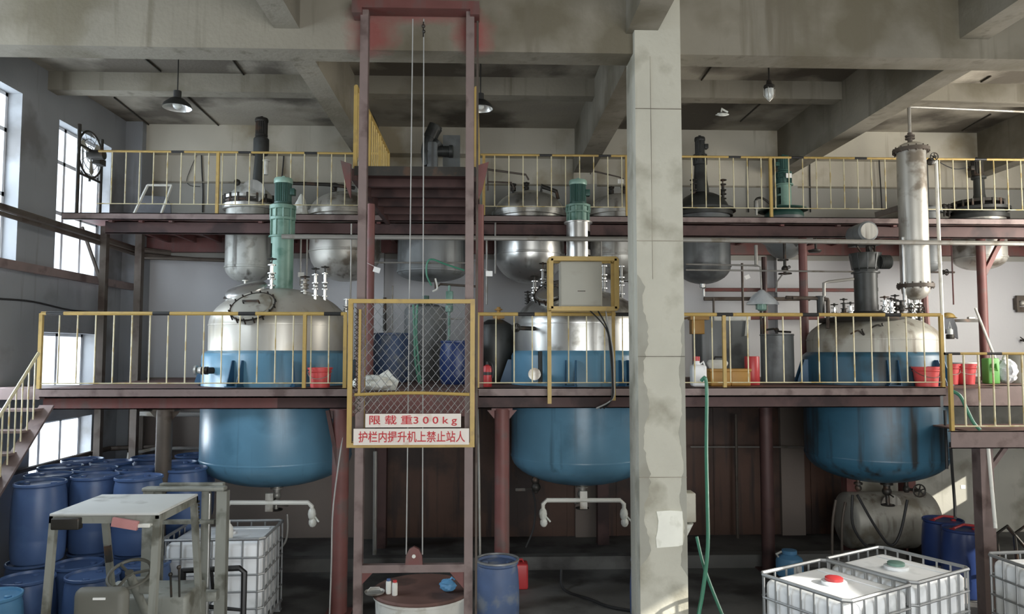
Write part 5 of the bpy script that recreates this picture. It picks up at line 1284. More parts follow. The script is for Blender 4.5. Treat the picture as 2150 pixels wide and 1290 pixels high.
Y = 9.6; x = X_(1615, Y, 190); z = Z_(195, Y, 1615)
t = thing('caged_lamp', 'clear glass bulkhead lamp hanging from the ceiling right of the column', 'lamp', (x, Y, z))
MB().cyl((x, Y, z + .12), (x, Y, ZC - .01), .01).lathe([(.05, ZC - .03), (.05, ZC)], (x, Y, 0), 14).build('rod', M['iron'], t)
MB().lathe([(.075, z + .05), (.07, z + .1), (.04, z + .12), (.03, z + .17), (0, z + .17)], (x, Y, 0), 20).build('cap', M['iron'], t)
MB().lathe([(.0, z - .1), (.03, z - .09), (.055, z - .05), (.06, z + .05)], (x, Y, 0), 20).build('globe', M['lens'], t)
m = MB()
for k in range(6):
    a = PI / 3 * k; m.tube([(x + .075 * math.cos(a), Y + .075 * math.sin(a), z + .06), (x + .075 * math.cos(a), Y + .075 * math.sin(a), z - .04), (x, Y, z - .12)], .004, 5)
m.build('guard', M['steel_dull'], t)

# ================================================================== LONG PIPES
Yp = 10.72
pipe('long pale pipe crossing the whole hall in front of the high platform', [P(592, 497, Yp), P(1000, 500, Yp), P(1450, 504, Yp), P(2160, 512, Yp)], .036, 'pipe')
o = bpy.data.objects['pipe.004'] if 'pipe.004' in bpy.data.objects else None
for k, (px, py, Y, l) in enumerate(((1800, 628, 13.4, 0), (1800, 609, 13.3, 1), (1800, 668, 13.5, 2))):
    xa = [X_(1478, Y, py), X_(1478, Y, py), X_(1455, Y, py)][k]; xb = [X_(1700, Y, py), X_(1800, Y, py), X_(1730, Y, py)][k]
    z = Z_(py, Y, 1600); pipe(['brown pipe on the back wall right of the column, middle of three', 'red-brown pipe on the back wall right of the column, top of three', 'red-brown pipe on the back wall just above the mid railing'][k], [(xa, Y, z), (xb, Y, z)], .035, 'red_steel' if k else 'pipe_brown')
z = Z_(552, 12.0, 900)
pipe('thin grey pipe behind the hoist at the height of the grey vessel bottom', [(X_(785, 12, 552), 12.0, z), (X_(1000, 12, 553), 12.0, z)], .014, 'pipe')
for Y, py0, py1, l in ((11.9, 555, 558, 'thin pipe right of the column, upper of two'), (11.8, 567, 571, 'thin long pipe right of the column, lower of two')):
    pipe(l, [P(1440, py0, Y), P(1590 if py0 < 560 else 1800, py1, Y)] + ([P(1597, py1 + 3, Y), P(1601, 668, Y)] if py0 < 560 else []), .014, 'pipe')
for i, (px, y0, y1, Y, r, m_, l) in enumerate(((1558, 553, 700, 12.9, .022, 'pipe_brown', 'thin dark vertical pipe beside the small white card, right of the column'), (1604, 540, 705, 13.2, .05, 'dark_red', 'thick dark red vertical pipe behind the green pump'),
      (1587, 515, 560, 12.0, .03, 'pipe', 'short pipe stub hanging under the high platform left of the cone'), (1498, 627, 660, 13.2, .02, 'pipe_brown', 'short thin pipe dropping below the back wall pipes'),
      (1040, 462, 575, 11.6, .014, 'pipe', 'thin vertical pipe just right of the hoist, longer one'), (1022, 500, 640, 11.6, .016, 'pipe', 'thin vertical pipe closest to the right side of the hoist'),
      (632, 503, 600, 11.3, .013, 'pipe', 'thin vertical pipe right of the green agitator, left of two'), (645, 503, 610, 11.35, .013, 'pipe', 'thin vertical pipe right of the green agitator, right of two'),
      (738, 470, 640, 11.2, .012, 'pipe', 'thin vertical pipe at the left edge of the hoist'), (1262, 500, 545, 11.4, .012, 'pipe', 'thin vertical pipe right of the steel agitator housing'),
      (1997, 500, 640, 12.5, .012, 'red_steel', 'thin vertical reddish pipe right of the condenser'), (808, 625, 695, 13.0, .03, 'iron', 'dark vertical pipe behind the hoist mesh above the blue drum'),
      (824, 600, 690, 12.9, .014, 'pipe', 'thin pale vertical pipe behind the hoist mesh'))):
    pipe(l, [P(px, y0, Y), (P(px, y0, Y).x, Y, P(px, y1, Y).z)], r, m_)
pipe('pipe on the wall low under the platform right of the column', [P(1450, 939, 13.6), P(1605, 939, 13.6), P(1700, 939, 13.6)], .014, 'pipe')
pipe('vertical rusty pipe low on the brown wall right of the column', [P(1545, 870, 13.6), P(1549, 1150, 13.6)], .03, 'pipe_brown')
pipe('pipe along the back wall in the corner left of the left reactor', [P(300, 541, 13.3), P(480, 547, 13.3)], .035, 'pipe_brown')
pipe('short stub pipe at the left of the right reactor, ending in a cup', [P(1650, 625, 12.2), P(1692, 626, 12.2)], .03, 'pipe_brown')
pipe('dark vertical pipe under the right end of the mid platform', [P(1984, 862, YF + .35), P(1988, 985, YF + .35)], .02, 'black')
pipe('black hose hanging down to the navy drums at the right', [P(1996, 930, 9.9), P(1999, 985, 9.7), P(2004, 1050, 9.3), P(2006, 1088, 8.75)], .018, 'cable', 'hose', 4, 'hose')
pipe('pale plastic pipe leaning beside the right landing post', [P(2074, 935, 9.38), P(2090, 1110, 9.2)], .022, 'white')
# left wall girder, pipes and cable
gxl = XL + .2
g0, g1 = PX(0, 552, gxl), PX(326, 622, gxl)
o = MB().box(gxl - .04, gxl + .04, g0.y - .8, 13.75, g0.z - .06, g0.z + .06).build('wall_girder', M['grey_red']); tag(o, 'dark steel girder running along the left wall below the tall windows', 'girder')
for k in range(4):
    pass
for i, (y0, y1, dx, r) in enumerate(((432, 524, .3, .05), (446, 536, .36, .03))):
    a = PX(0, y0, XL + dx); b = PX(240, y1, XL + dx); zz = a.z
    pipe(['thick dark pipe running along the left wall in front of the tall windows', 'thinner dark pipe just below the thick one along the left wall'][i], [(XL + dx, a.y - 1, zz), (XL + dx, 13.3, zz - .05), (XL + dx + (.9 if i else .5), 13.6, zz - .08)], r, 'pipe_brown')
pts = [PX(0, 628, XL + .03), PX(70, 634, XL + .03), PX(150, 652, XL + .03), PX(230, 658, XL + .03)]
pipe('black cable sagging along the left wall above the lower windows', pts, .014, 'cable', 'cable', 5, 'cable')
# ================================================================== FAN AND RACK AT THE WINDOW
Yn = 12.0
xr0 = X_(166, Yn, 350); 
fr_ = thing('fan_rack', 'dark steel rack with two uprights in front of the second tall window', 'rack', (xr0, Yn, ZU))
pa, pb = P(166, 300, 11.7), P(213, 330, 12.4)
m = MB()
for p in (pa, pb): m.cyl((p.x, p.y, ZU), (p.x, p.y, p.z + .3), .028)
zz1 = Z_(372, 12.0, 190)
m.cyl((pa.x, pa.y, zz1), (pb.x, pb.y, zz1), .02).cyl((pa.x, pa.y, pa.z - .02), (pb.x, pb.y, pa.z - .02), .02)
m.build('frame', M['iron'], fr_)
fc = (Vector((pa.x, pa.y, 0)) + Vector((pb.x, pb.y, 0))) / 2; fc.z = Z_(325, 12.05, 192)
fn = thing('wall_fan', 'round industrial fan in a ring guard, hung on the rack at the window', 'fan', fc)
uv = Vector((pb.x - pa.x, pb.y - pa.y, 0)).normalized(); wv = Vector((0, 0, 1)); nv = uv.cross(wv)
m = MB()
for rr_, tr in ((.37, .018), (.25, .006), (.13, .006)):
    pts = [fc + (uv * math.cos(2 * PI * k / 28) + wv * math.sin(2 * PI * k / 28)) * rr_ for k in range(29)]; m.tube(pts, tr, 6)
for k in range(12):
    a = 2 * PI * k / 12; m.cyl(fc + (uv * math.cos(a) + wv * math.sin(a)) * .05, fc + (uv * math.cos(a) + wv * math.sin(a)) * .37, .004, seg=4)
m.build('guard', M['iron'], fn)
m = MB()
for k in range(3):
    a = 2 * PI * k / 3 + .4; d1 = uv * math.cos(a) + wv * math.sin(a); d2 = uv * math.cos(a + .5) + wv * math.sin(a + .5)
    m.prism([fc + d1 * .04, fc + d1 * .3, fc + (d1 + d2).normalized() * .34, fc + d2 * .28], nv * .012)
m.build('blades', M['steel_dull'], fn)
MB().cyl(fc - nv * .02, fc + nv * .22, .08, seg=16).box(fc.x - .02, fc.x + .1, fc.y + .1, fc.y + .3, fc.z - .12, fc.z - .02).build('motor', M['iron'], fn)
MB().cyl(fc + Vector((0, 0, -.37)), fc + Vector((0, 0, -.44)), .02).build('mount', M['iron'], fn)
# board and frame leaning on the high platform
q0, q1 = P(286, 447, 11.9), P(344, 392, 12.1)
m = MB(); xb0, xb1 = X_(283, 11.9, 440), X_(340, 11.9, 440); zt0 = Z_(392, 12.2, 315)
L0, L1 = Vector((xb0, 11.85, ZU + .02)), Vector((xb1, 11.85, ZU + .02)); T0, T1 = Vector((xb0 + .1, 12.1, zt0)), Vector((xb1 + .06, 12.1, zt0))
for a, b in ((L0, T0), (L1, T1), (T0, T1), (L0, L1)): m.bar(a, b, .03, .03)
o = m.build('leaning_screen', M['white']); tag(o, 'empty white painted frame leaning on the high platform near the left end', 'frame')
bx0 = X_(300, 12.6, 440)
m = MB().prism([(bx0 - .1, 12.5, ZU + .005), (bx0 + .52, 12.5, ZU + .005), (bx0 + .46, 12.6, ZU + .35), (bx0 + .34, 12.65, ZU + .5), (bx0 - .1, 12.65, ZU + .52)], (0, .03, 0))
o = m.build('grey_board', M['cloth']); tag(o, 'dark grey board with rounded corner standing behind the white frame', 'board')

# ================================================================== THINGS ON THE MID PLATFORM
def bucket(label, px, Y, h=.3, r=.17, m_='red', base=None, lid=None, handle=True, py=800, name='bucket'):
    b = ZM if base is None else base
    t = thing(name, label, 'bucket', (X_(px, Y, py), Y, b + .001))
    MB().lathe([(r * .8, 0), (r * .95, h * .9), (r * 1.05, h * .9), (r * 1.07, h), (r * .98, h), (r * .9, h * .85), (r * .75, .01), (0, .01)], (0, 0, 0), 32).build('body', M[m_], t, world=False)
    MB().lathe([(r * 1.0, h * .76), (r * 1.04, h * .78), (r * 1.0, h * .8)], (0, 0, 0), 32, cap=False).build('rim', M[m_], t, world=False)
    if handle: MB().tube([(r * 1.02 * math.cos(a), -.0 - r * 1.05 * math.sin(a) * .98, h * .82 - .1 * math.sin(a)) for a in [PI * k / 10 for k in range(11)]], .005, 5).build('wire_handle', M['steel_dull'], t, world=False)
    if lid: MB().lathe([(r * 1.09, h + .001), (r * 1.09, h + .02), (0, h + .025)], (0, 0, 0), 32).build('lid', M[lid], t, world=False)
    return t
bucket('faded red bucket on the mid platform in front of the left reactor', 672, 9.99, .265, .155, 'red_pink')
bucket('red bucket on the mid platform between the right reactor and the end post', 1945, 10.02, .27, .175, 'red_pink')
bucket('bright red bucket behind the low landing railing, left of two', 1990, 10.62, .3, .16, 'red')
bucket('bright red bucket behind the low landing railing, right of two, glare put in as a white lid', 2024, 10.7, .30, .17, 'red', lid='white')  # white lid stands in for glare on the bucket top
b1 = thing('ochre_crate', 'ochre plastic crate on the platform right of the column, left of two', 'crate', (X_(1508, 10.2, 790), 10.2, ZM + .001))
MB().box(-.14, .14, -.12, .12, 0, .22, .02).box(-.15, .15, -.13, .13, .2, .24, .01).build('body', M['orange'], b1, world=False)
b2 = copy_tree(b1, (X_(1549, 10.25, 790), 10.25, ZM + .001), .05, 'ochre plastic crate on the platform right of the column, right of two')
x = thing('white_pail', 'white lidded pail resting on the left ochre crate', 'pail', (X_(1506, 10.2, 750), 10.2, ZM + .243))
MB().lathe([(.11, 0), (.14, .06), (.145, .08), (.12, .12), (.0, .125)], (0, 0, 0), 24).build('body', M['white'], x, world=False)
MB().tube([(-.06, -.03, .12), (-.04, -.03, .16), (.06, -.03, .16), (.08, -.03, .12)], .012, 6).build('handle', M['black'], x, world=False)
x = thing('white_jug', 'white plastic jug with a dark red cap beside the column', 'jug', (X_(1466, 10.0, 780), 10.0, ZM + .001))
MB().box(-.1, .1, -.09, .09, 0, .3, .04).lathe([(.05, .29), (.04, .33), (.04, .35)], (-.02, 0, 0), 16).tube([(.02, 0, .3), (.07, 0, .34), (.09, 0, .28)], .012, 6).build('body', M['tote'], x, world=False)
MB().lathe([(.045, .35), (.045, .41), (.0, .415)], (-.02, 0, 0), 16).build('cap', M['red'], x, world=False)
x = thing('red_cylinder', 'tall glossy red cylinder standing between ochre crate and grey tank', 'cylinder', (X_(1579, 10.5, 780), 10.5, ZM + .001))
MB().lathe([(.1, 0), (.105, .01), (.105, .40), (.1, .41), (.0, .41)], (0, 0, 0), 28).build('body', M['red'], x, world=False)
MB().lathe([(.107, .03), (.108, .04), (.107, .05)], (0, 0, 0), 28, cap=False).build('band', M['red_pink'], x, world=False)
x = thing('grey_drum_tank', 'dark grey upright tank with pale right side, between red cylinder and right reactor', 'tank', (X_(1632, 11.3, 750), 11.3, ZM + .001))
hh = Z_(702, 11.3, 1632) - ZM
MB().lathe([(.235, 0), (.245, .02), (.245, hh - .03), (.255, hh - .02), (.25, hh), (.0, hh + .01)], (0, 0, 0), 36).build('body', M['grey_tank'], x, world=False)
MB().tube([(-.2, 0, hh + .06), (-.05, 0, hh + .08), (.02, -.02, hh + .04), (.22, 0, hh + .03)], .018, 6).sphere((.0, 0, hh + .06), .04, 8).cyl((0, 0, hh), (0, 0, hh + .06), .02).build('top_pipe', M['iron'], x, world=False)
x = thing('white_tank', 'pale grey square tank against the back wall right of the column', 'tank', (X_(1512, 12.9, 750), 12.9, ZM + .001))
hh = Z_(664, 12.9, 1512) - ZM
MB().box(-.42, .42, -.3, .3, 0, hh - .03, .03).build('body', M['grey_tank'], x, world=False)
MB().box(-.2, .45, -.32, .3, hh - .1, hh, .02).build('lid', M['white'], x, world=False)
MB().prism([(.36, -.325, hh - .08), (.42, -.325, hh - .08), (.38, -.325, hh - .36), (.33, -.325, hh - .36)], (0, .004, 0)).build('hanging_rag', M['bag'], x, world=False)
x = thing('ochre_bracket', 'dull yellow box hanging under the pipes at the right edge of the column', 'box', (X_(1462, 12.4, 690), 12.4, Z_(702, 12.4, 1462)))
MB().box(-.1, .12, -.08, .08, 0, .24, .01).box(-.12, .2, -.09, .09, .24, .3).cyl((0, 0, .3), (0, .8, .3), .02).build('body', M['orange'], x, world=False)
# rag on the rail
q = P(1522, 655, YR); x = crumple(.09, .03, .025, 5); x.v = [v + Vector((q.x, YR, zt - .012)) for v in x.v]
x.tube([(q.x, YR, zt + .05), (q.x + .0, YR, zt + .09), (q.x + .09, YR, zt + .045)], .012, 6)
o = x.build('white_rag', M['bag']); tag(o, 'crumpled white rag lying on the mid railing right of the column', 'rag')
# green pump with plastic bag
q = P(1600, 640, 11.7)
pmp = thing('green_pump', 'small green pump motor hanging on a pipe right of the column', 'pump', (q.x, 11.7, q.z))
MB().lathe([(.06, -.1), (.075, -.08), (.075, .05), (.05, .07), (0, .07)], (q.x, 11.7, q.z), 20).box(q.x - .09, q.x - .05, 11.66, 11.74, q.z - .08, q.z + .1).build('body', M['green'], pmp)
MB().cyl((q.x, 11.7, q.z + .07), (q.x, 11.7, q.z + .22), .025).sphere((q.x, 11.7, q.z + .12), .05, 10).cyl((q.x - .02, 11.7, q.z - .1), (q.x - .02, 11.7, ZM), .02).build('fitting', M['iron'], pmp)
bg = MB()
rings = []; rnd = random.Random(4)
for i in range(9):
    t_ = i / 8; rings.append([(q.x + math.cos(2 * PI * k / 18) * (.02 + t_ * .25) * rnd.uniform(.85, 1.1), 11.7 + math.sin(2 * PI * k / 18) * (.02 + t_ * .14) * rnd.uniform(.85, 1.1), q.z + .24 - t_ ** 1.3 * .24) for k in range(18)])
bg.rings(rings, True, False)
o = bg.build('plastic_cover', M['clear_bag']); tag(o, 'clear plastic bag draped over the green pump', 'bag')
# items behind the hoist
for px, Y, py_t, l, m_, rr_ in ((822, 11.7, 700, 'dark blue drum behind the hoist mesh, left of two', 'drum_dusty', .29), (960, 11.0, 716, 'navy drum behind the hoist mesh, right of two', 'drum_dark', .26)):
    hd = Z_(py_t, Y, px) - ZM; d = make_drum(l, M[m_], M[m_], hd, rr_); d.location = (X_(px, Y, 760), Y, ZM + .001)
Y = 12.6
x = thing('grey_column_tank', 'tall grey-green tank behind the hoist cables and green hoses', 'tank', (X_(893, Y, 720), Y, ZM + .001))
hh = Z_(640, Y, 893) - ZM
MB().lathe([(.36, 0), (.36, hh - .12), (.34, hh - .05), (.2, hh), (0, hh)], (0, 0, 0), 36).build('body', M['grey_tank'], x, world=False)
MB().cyl((0, 0, hh), (0, 0, hh + .15), .06).lathe([(.12, hh), (.12, hh + .03)], (0, 0, 0), 16).build('neck', M['green_dark'], x, world=False)
Y = 11.3; q = P(943, 640, Y)
x = thing('green_valve_stand', 'green pipe valve with crossbars standing behind the hoist mesh', 'valve', (q.x, Y, ZM + .001))
MB().cyl((q.x, Y, ZM + .0), (q.x, Y, Z_(600, Y, 943)), .02).box(q.x - .05, q.x + .06, Y - .05, Y + .05, Z_(640, Y, 943), Z_(612, Y, 943), .01).lathe([(.055, Z_(655, Y, 943)), (.06, Z_(650, Y, 943)), (.06, Z_(642, Y, 943))], (q.x, Y, 0), 16).build('body', M['green'], x)
MB().cyl((q.x - .16, Y, Z_(670, Y, 943)), (q.x + .24, Y, Z_(670, Y, 943)), .012).build('crossbar', M['pipe'], x)
MB().tube([P(914, 585, Y), P(915, 605, Y), P(925, 597, Y), P(1002, 602, Y)], .018, 8).build('inlet_pipe', M['pipe_brown'], x)
MB().tube([P(914, 585, Y - .02), P(918, 606, Y - .02), P(908, 612, Y - .02)], .014, 6, smooth=4).build('tape', M['white'], x)
for k, (pts, l) in enumerate(((((906, 600), (896, 578), (897, 552), (908, 545), (935, 555), (975, 568)), 'pale green hose curling over the pipe behind the hoist'), (((868, 640), (870, 700), (872, 760), (882, 812)), 'green hose hanging behind the hoist mesh, left of two'), (((876, 640), (874, 700), (878, 750), (884, 812)), 'green hose hanging behind the hoist mesh, right of two'))):
    Y = 11.27 if k == 0 else 10.9 + k * .1; pipe(l, [P(a, b, Y) for a, b in pts], .018 if k else .014, 'hose', 'hose', 5, 'hose')
Y = 11.6
x = thing('dark_round_tank', 'dark grey-green tank in the shade right of the hoist', 'tank', (X_(1040, Y, 750), Y, ZM + .001))
hh = Z_(672, Y, 1040) - ZM
MB().lathe([(.28, 0), (.3, .04), (.3, hh - .2), (.26, hh - .08), (.12, hh), (0, hh)], (0, 0, 0), 30).build('body', M['dark_tank'], x, world=False)  # grey tank; the shade it stands in is put into the dark colour
MB().cyl((.05, 0, hh - .02), (.05, 0, hh + .2), .03).box(-.04, .14, -.05, .05, hh + .02, hh + .08).lathe([(.06, hh + .15), (.06, hh + .17)], (.05, 0, 0), 14).build('top_valve', M['orange'], x, world=False)
x = thing('fire_extinguisher', 'small red extinguisher on the platform right of the hoist', 'extinguisher', (X_(1023, 10.1, 790), 10.1, ZM + .001))
MB().lathe([(.06, 0), (.065, .01), (.065, .24), (.05, .28), (.02, .3)], (0, 0, 0), 20).build('body', M['red'], x, world=False)
MB().lathe([(.068, .16), (.068, .2)], (0, 0, 0), 20).build('band', M['black'], x, world=False)
MB().cyl((0, 0, .3), (0, 0, .34), .02).build('valve_head', M['black'], x, world=False)
MB().tube([(0, 0, .33), (.06, -.03, .32), (.08, -.03, .2), (.07, -.04, .12)], .01, 6, smooth=3).build('hose', M['black'], x, world=False)
# crumpled sheet on lower bridge
q = P(780, 806, 9.0); x = crumple(.24, .13, .1, 11); x.v = [v + Vector((q.x, 9.0, ZM + .002)) for v in x.v]
q2 = P(795, 800, 9.0); x.prism([(q2.x - .15, 9.05, ZM + .1), (q2.x + .1, 9.05, ZM + .26), (q2.x + .17, 9.02, ZM + .18), (q2.x + .24, 9.0, ZM + .12), (q2.x + .2, 9.0, ZM + .01), (q2.x - .2, 9.0, ZM + .01)], (0, .05, 0))
o = x.build('crumpled_sack', M['bag']); tag(o, 'crumpled pale sack lying on the lower bridge behind the hoist gate', 'sack')
# white bag on upper platform by green motor
q = P(632, 440, YU + .5); x = MB(); rings = []; rnd = random.Random(9)
for i in range(9):
    t_ = i / 8; rr_ = .14 * (1 - t_ ** 2 * .9); rings.append([(q.x + math.cos(2 * PI * k / 16) * rr_ * rnd.uniform(.8, 1.1) + t_ * .0, YU + .5 + math.sin(2 * PI * k / 16) * rr_ * rnd.uniform(.8, 1.1), ZU + .002 + t_ * .42) for k in range(16)])
o = x.rings(rings).build('white_sack', M['bag']); tag(o, 'white pointed sack on the high platform beside the green motor', 'sack')
# small white tags
for i, (px, py, Y, rot, l) in enumerate(((632, 577, 11.25, 0, 'small white card hanging right of the green agitator'), (791, 567, 9.8, .3, 'small white card hanging beside the left hoist pipe'), (1027, 575, 9.85, 0, 'small white card hanging beside the right hoist pipe'), (1569, 582, 12.8, -.4, 'small white tilted card hanging right of the column'), (1303, 381, YU + .1, 0, 'white card on the high railing left of the column'), (2022, 1023, YW - .02, 0, 'white notice on the lower back wall at the right'))):
    p = P(px, py, Y); m = MB().box(-.045, .045, -.004, .004, -.035, .035)
    R_ = Matrix.Rotation(rot, 3, 'Y'); m.v = [p + R_ @ v for v in m.v]
    if i < 4: m.cyl(p + Vector((0, 0, .03)), (p + Vector((0, 0, .2))) if i not in (1, 2) else p + Vector((-.14, .05, .1)), .002, seg=4)
    o = m.build('white_card', M['tag']); tag(o, l, 'card')
# valve hanging under the high platform right
q = P(1648, 565, 12.2)
x = thing('hanging_valve', 'cluster of valves hanging under the cone vessel', 'valve', (q.x, 12.2, q.z))
MB().cyl((q.x, 12.2, ZU - .3), (q.x, 12.2, q.z - .1), .025).sphere((q.x, 12.2, q.z), .06, 10).lathe([(.11, 0), (.11, .02)], (q.x, 12.2, q.z - .09), 18).lathe([(.09, 0), (.09, .02)], (q.x - .03, 12.2, q.z + .14), 18).build('body', M['iron'], x)
MB().sphere((q.x + .03, 12.1, q.z + .02), .03, 8).build('chrome_handle', M['steel'], x)
MB().tube([(q.x - .05, 12.18, q.z - .09), (q.x - .14, 12.2, q.z - .22), (q.x - .16, 12.2, q.z - .4)], .014, 6).build('drain_tube', M['pipe'], x)
q = P(1713, 528, 12.3)
x = thing('hanging_valve', 'single flanged valve hanging from the high platform right of the red post', 'valve', (q.x, 12.3, q.z))
MB().cyl((q.x, 12.3, ZU - .05), (q.x, 12.3, q.z), .02).lathe([(.09, -.02), (.11, 0), (.11, .02), (.03, .04)], (q.x - .02, 12.3, q.z), 16).build('body', M['iron'], x)

# ================================================================== RIGHT END, WALL THINGS
ysh = 12.5
q = P(2020, 673, ysh)
x = thing('wall_bracket', 'dark bracket bar between the red pipe and the red post at the right', 'bracket', (q.x, ysh, q.z))
MB().box(X_(1992, ysh, 673), X_(2056, ysh, 673), ysh - .04, ysh + .04, q.z - .03, q.z + .02).build('bar', M['iron'], x)
MB().box(X_(2032, ysh, 673), X_(2046, ysh, 673), ysh - .03, ysh + .03, q.z + .021, q.z + .06, .01).build('box', M['steel_dull'], x)
q = P(2000, 668, ysh - .15)
x = thing('hard_hat', 'yellow hard hat on the bracket bar at the right', 'helmet', (q.x, ysh - .02, q.z))
MB().lathe([(.14, 0), (.15, .005), (.12, .02)] + ell(.115, .02, .1, 6), (0, 0, 0), 24).build('shell', M['yellow'], x, world=False)
q0 = P(1985, 668, ysh - .3); 
x = MB(); yy = ysh - .12
a, b, c, d = P(1978, 668, yy), P(2000, 662, yy), P(2012, 712, yy), P(1982, 700, yy)
m = MB().prism([a, b, (b + c) / 2 + Vector((.03, 0, 0)), c, (c + d) / 2 + Vector((0, 0, .03)), d], (0, .035, 0))
o = m.build('work_cloth', M['cloth']); tag(o, 'grey work cloth hanging below the yellow hard hat', 'cloth')
q = P(1995, 705, yy - .08)
x = thing('hanging_jar', 'jar with dark bottom hanging on a string in front of the grey cloth', 'jar', (q.x, yy - .08, q.z - .06))
MB().lathe([(.06, 0), (.065, .01), (.065, .07), (.06, .08)], (0, 0, 0), 20).build('dark_base', M['iron'], x, world=False)
MB().lathe([(.045, .08), (.045, .16), (.02, .18)], (0, 0, 0), 20).tube([(-.03, 0, .16), (0, 0, .3), (.03, 0, .16)], .004, 5).build('glass', M['lens'], x, world=False)
p0, p1 = P(2048, 648, 12.0), P(2100, 810, 11.4)
o = MB().tube([p0, (p1.x, 11.3, ZM + .01)], .02, 8).build('pole', M['white']); tag(o, 'pale wooden pole leaning against the red post at the right', 'pole')
x = thing('green_jug', 'bright green plastic container behind the low landing railing', 'jug', (X_(2080, 10.8, 780), 10.8, ZM + .001))
MB().box(-.09, .09, -.08, .08, 0, .38, .02).tube([(-.04, -.08, .3), (-.04, -.11, .22), (.02, -.11, .2), (.03, -.08, .3)], .012, 6).build('body', M['lime'], x, world=False)
x = thing('clear_jug', 'cloudy plastic bag with bottle right of the green container', 'bag', (X_(2112, 10.8, 780), 10.8, ZM + .001))
m = crumple(.15, .12, .19, 21); m.build('body', M['clear_bag'], x, world=False)
MB().cyl((-.03, 0, .36), (.0, 0, .42), .025).build('neck', M['white'], x, world=False)
x = thing('white_bin', 'tall pale bin at the right edge on the platform', 'bin', (X_(2142, 11.0, 780), 11.0, ZM + .001))
MB().lathe([(.14, 0), (.17, .42), (.18, .43), (.16, .44), (.13, .02), (0, .02)], (0, 0, 0), 28).build('body', M['box_grey'], x, world=False)
q = P(2142, 640, YW)
x = thing('wall_valve_box', 'rusty fitting box on the back wall at the right edge', 'fitting', (q.x, YW, q.z))
m = MB(); 
for (a_, b_) in (((-.12, -.1), (-.12, .12)), ((-.12, .12), (.2, .12)), ((-.12, -.1), (.2, -.1)), ((.2, -.1), (.2, .12))): m.bar((q.x + a_[0], YW - .06, q.z + a_[1]), (q.x + b_[0], YW - .06, q.z + b_[1]), .05, .1)
m.build('frame', M['pipe_brown'], x); MB().sphere((q.x - .02, YW - .08, q.z + .02), .06, 10).build('valve_body', M['steel_dull'], x)
q = P(2143, 715, YW)
x = thing('wall_tap', 'small dark tap sticking out of the back wall at the right edge', 'tap', (q.x, YW, q.z))
MB().cyl((q.x, YW, q.z), (q.x, YW - .12, q.z), .02).sphere((q.x, YW - .1, q.z), .035, 8).cyl((q.x, YW - .1, q.z), (q.x - .08, YW - .1, q.z + .06), .01).build('body', M['iron'], x)
q = P(1990, 572, 12.6)
x = thing('pipe_valve', 'dark valve on a thin pipe right of the slim receiver vessel', 'valve', (q.x, 12.6, q.z))
MB().cyl((q.x - .4, 12.6, q.z), (q.x + .12, 12.6, q.z), .016).sphere((q.x - .08, 12.6, q.z), .045, 8).wheel((q.x - .02, 12.6, q.z), .05, 'x', .008, 4).build('body', M['iron'], x)
# green hoses near the column
pipe('green hose hanging from the mid railing beside the column down to the floor', [P(1472, 800, YF - .08), P(1481, 795, YF - .12), P(1484, 830, YF - .13), P(1483, 940, 9.4), P(1485, 1050, 9.0), P(1486, 1150, 8.7), P(1476, 1240, 8.5), P(1466, 1300, 8.4), P(1460, 1400, 8.3)], .024, 'hose', 'hose', 4, 'hose')
pipe('second green hose slanting down to the floor right of the column', [P(1463, 1128, 8.9), P(1475, 1180, 8.75), P(1492, 1230, 8.6), P(1520, 1300, 8.4), P(1548, 1370, 8.2)], .02, 'hose', 'hose', 4, 'hose')
pipe('green hose draped over the right landing railing', [P(2000, 822, 9.6), P(2016, 832, 9.55), P(2030, 860, 9.5), P(2044, 888, 9.45), P(2058, 903, 9.42)], .022, 'hose', 'hose', 4, 'hose')
x0 = COLX[1] + .001
x = thing('switch_box', 'pale grey switch box on the right side of the column', 'box', (x0 + .1, 8.35, Z_(1098, 8.3, 1478)))
MB().box(x0, x0 + .17, 8.25, 8.45, Z_(1098, 8.25, 1478), Z_(1036, 8.25, 1478), .015).build('housing', M['box_grey'], x)
z0_ = Z_(1097, 8.25, 1478)
x = thing('paper_funnel', 'crumpled white paper below the switch box on the column side', 'paper', (x0 + .05, 8.3, z0_ - .15))
MB().lathe([(.09, -.02), (.05, -.1), (.02, -.16), (0.01, -.16)], (x0 + .06, 8.3, z0_ + .0), 14).build('cone', M['bag'], x)
x = MB(); q = P(1485, 1300, 8.0); m = crumple(.18, .15, .22, 31)
m.v = [v + Vector((q.x, 8.15, 0.002)) for v in m.v]; o = m.build('white_sack', M['bag']); tag(o, 'crumpled white sack on the floor at the right foot of the column', 'sack')
# wall cables, conduit lines
def cable(label, pts, Y=YW - .02, r=.012, sm=4):
    return pipe(label, [P(a, b, Y) for a, b in pts], r, 'cable', 'cable', sm, 'cable')
cable('black cable rising up the back wall with a loop, left part of the high platform', [(425, 446), (426, 400), (424, 360), (423, 325)])
cable('thin looping cable beside the left wall cable', [(413, 325), (398, 360), (392, 380), (400, 390), (420, 392)], r=.006)
cable('cable dropping from the ceiling behind the green motor', [(592, 372), (596, 320), (592, 280), (586, 250), (578, 235)])
cable('short bundle of cables under the ceiling behind the green motor', [(580, 230), (590, 252), (602, 268), (608, 276)], r=.018)
cable('black cable up the back wall right of the column', [(1572, 446), (1570, 400), (1570, 340), (1569, 312), (1555, 308), (1548, 322)])
cable('thin cable arching right from the wall cable right of the column', [(1569, 312), (1580, 318), (1588, 330)], r=.006)
cable('black cable up the back wall above the vessel with the cone', [(1702, 446), (1701, 400), (1701, 330), (1712, 320), (1738, 307), (1753, 295), (1740, 284), (1712, 285)])
cable('black cable looping from the wall to the condenser top', [(1852, 446), (1849, 390), (1846, 330), (1856, 316), (1872, 320)], YW - .1)
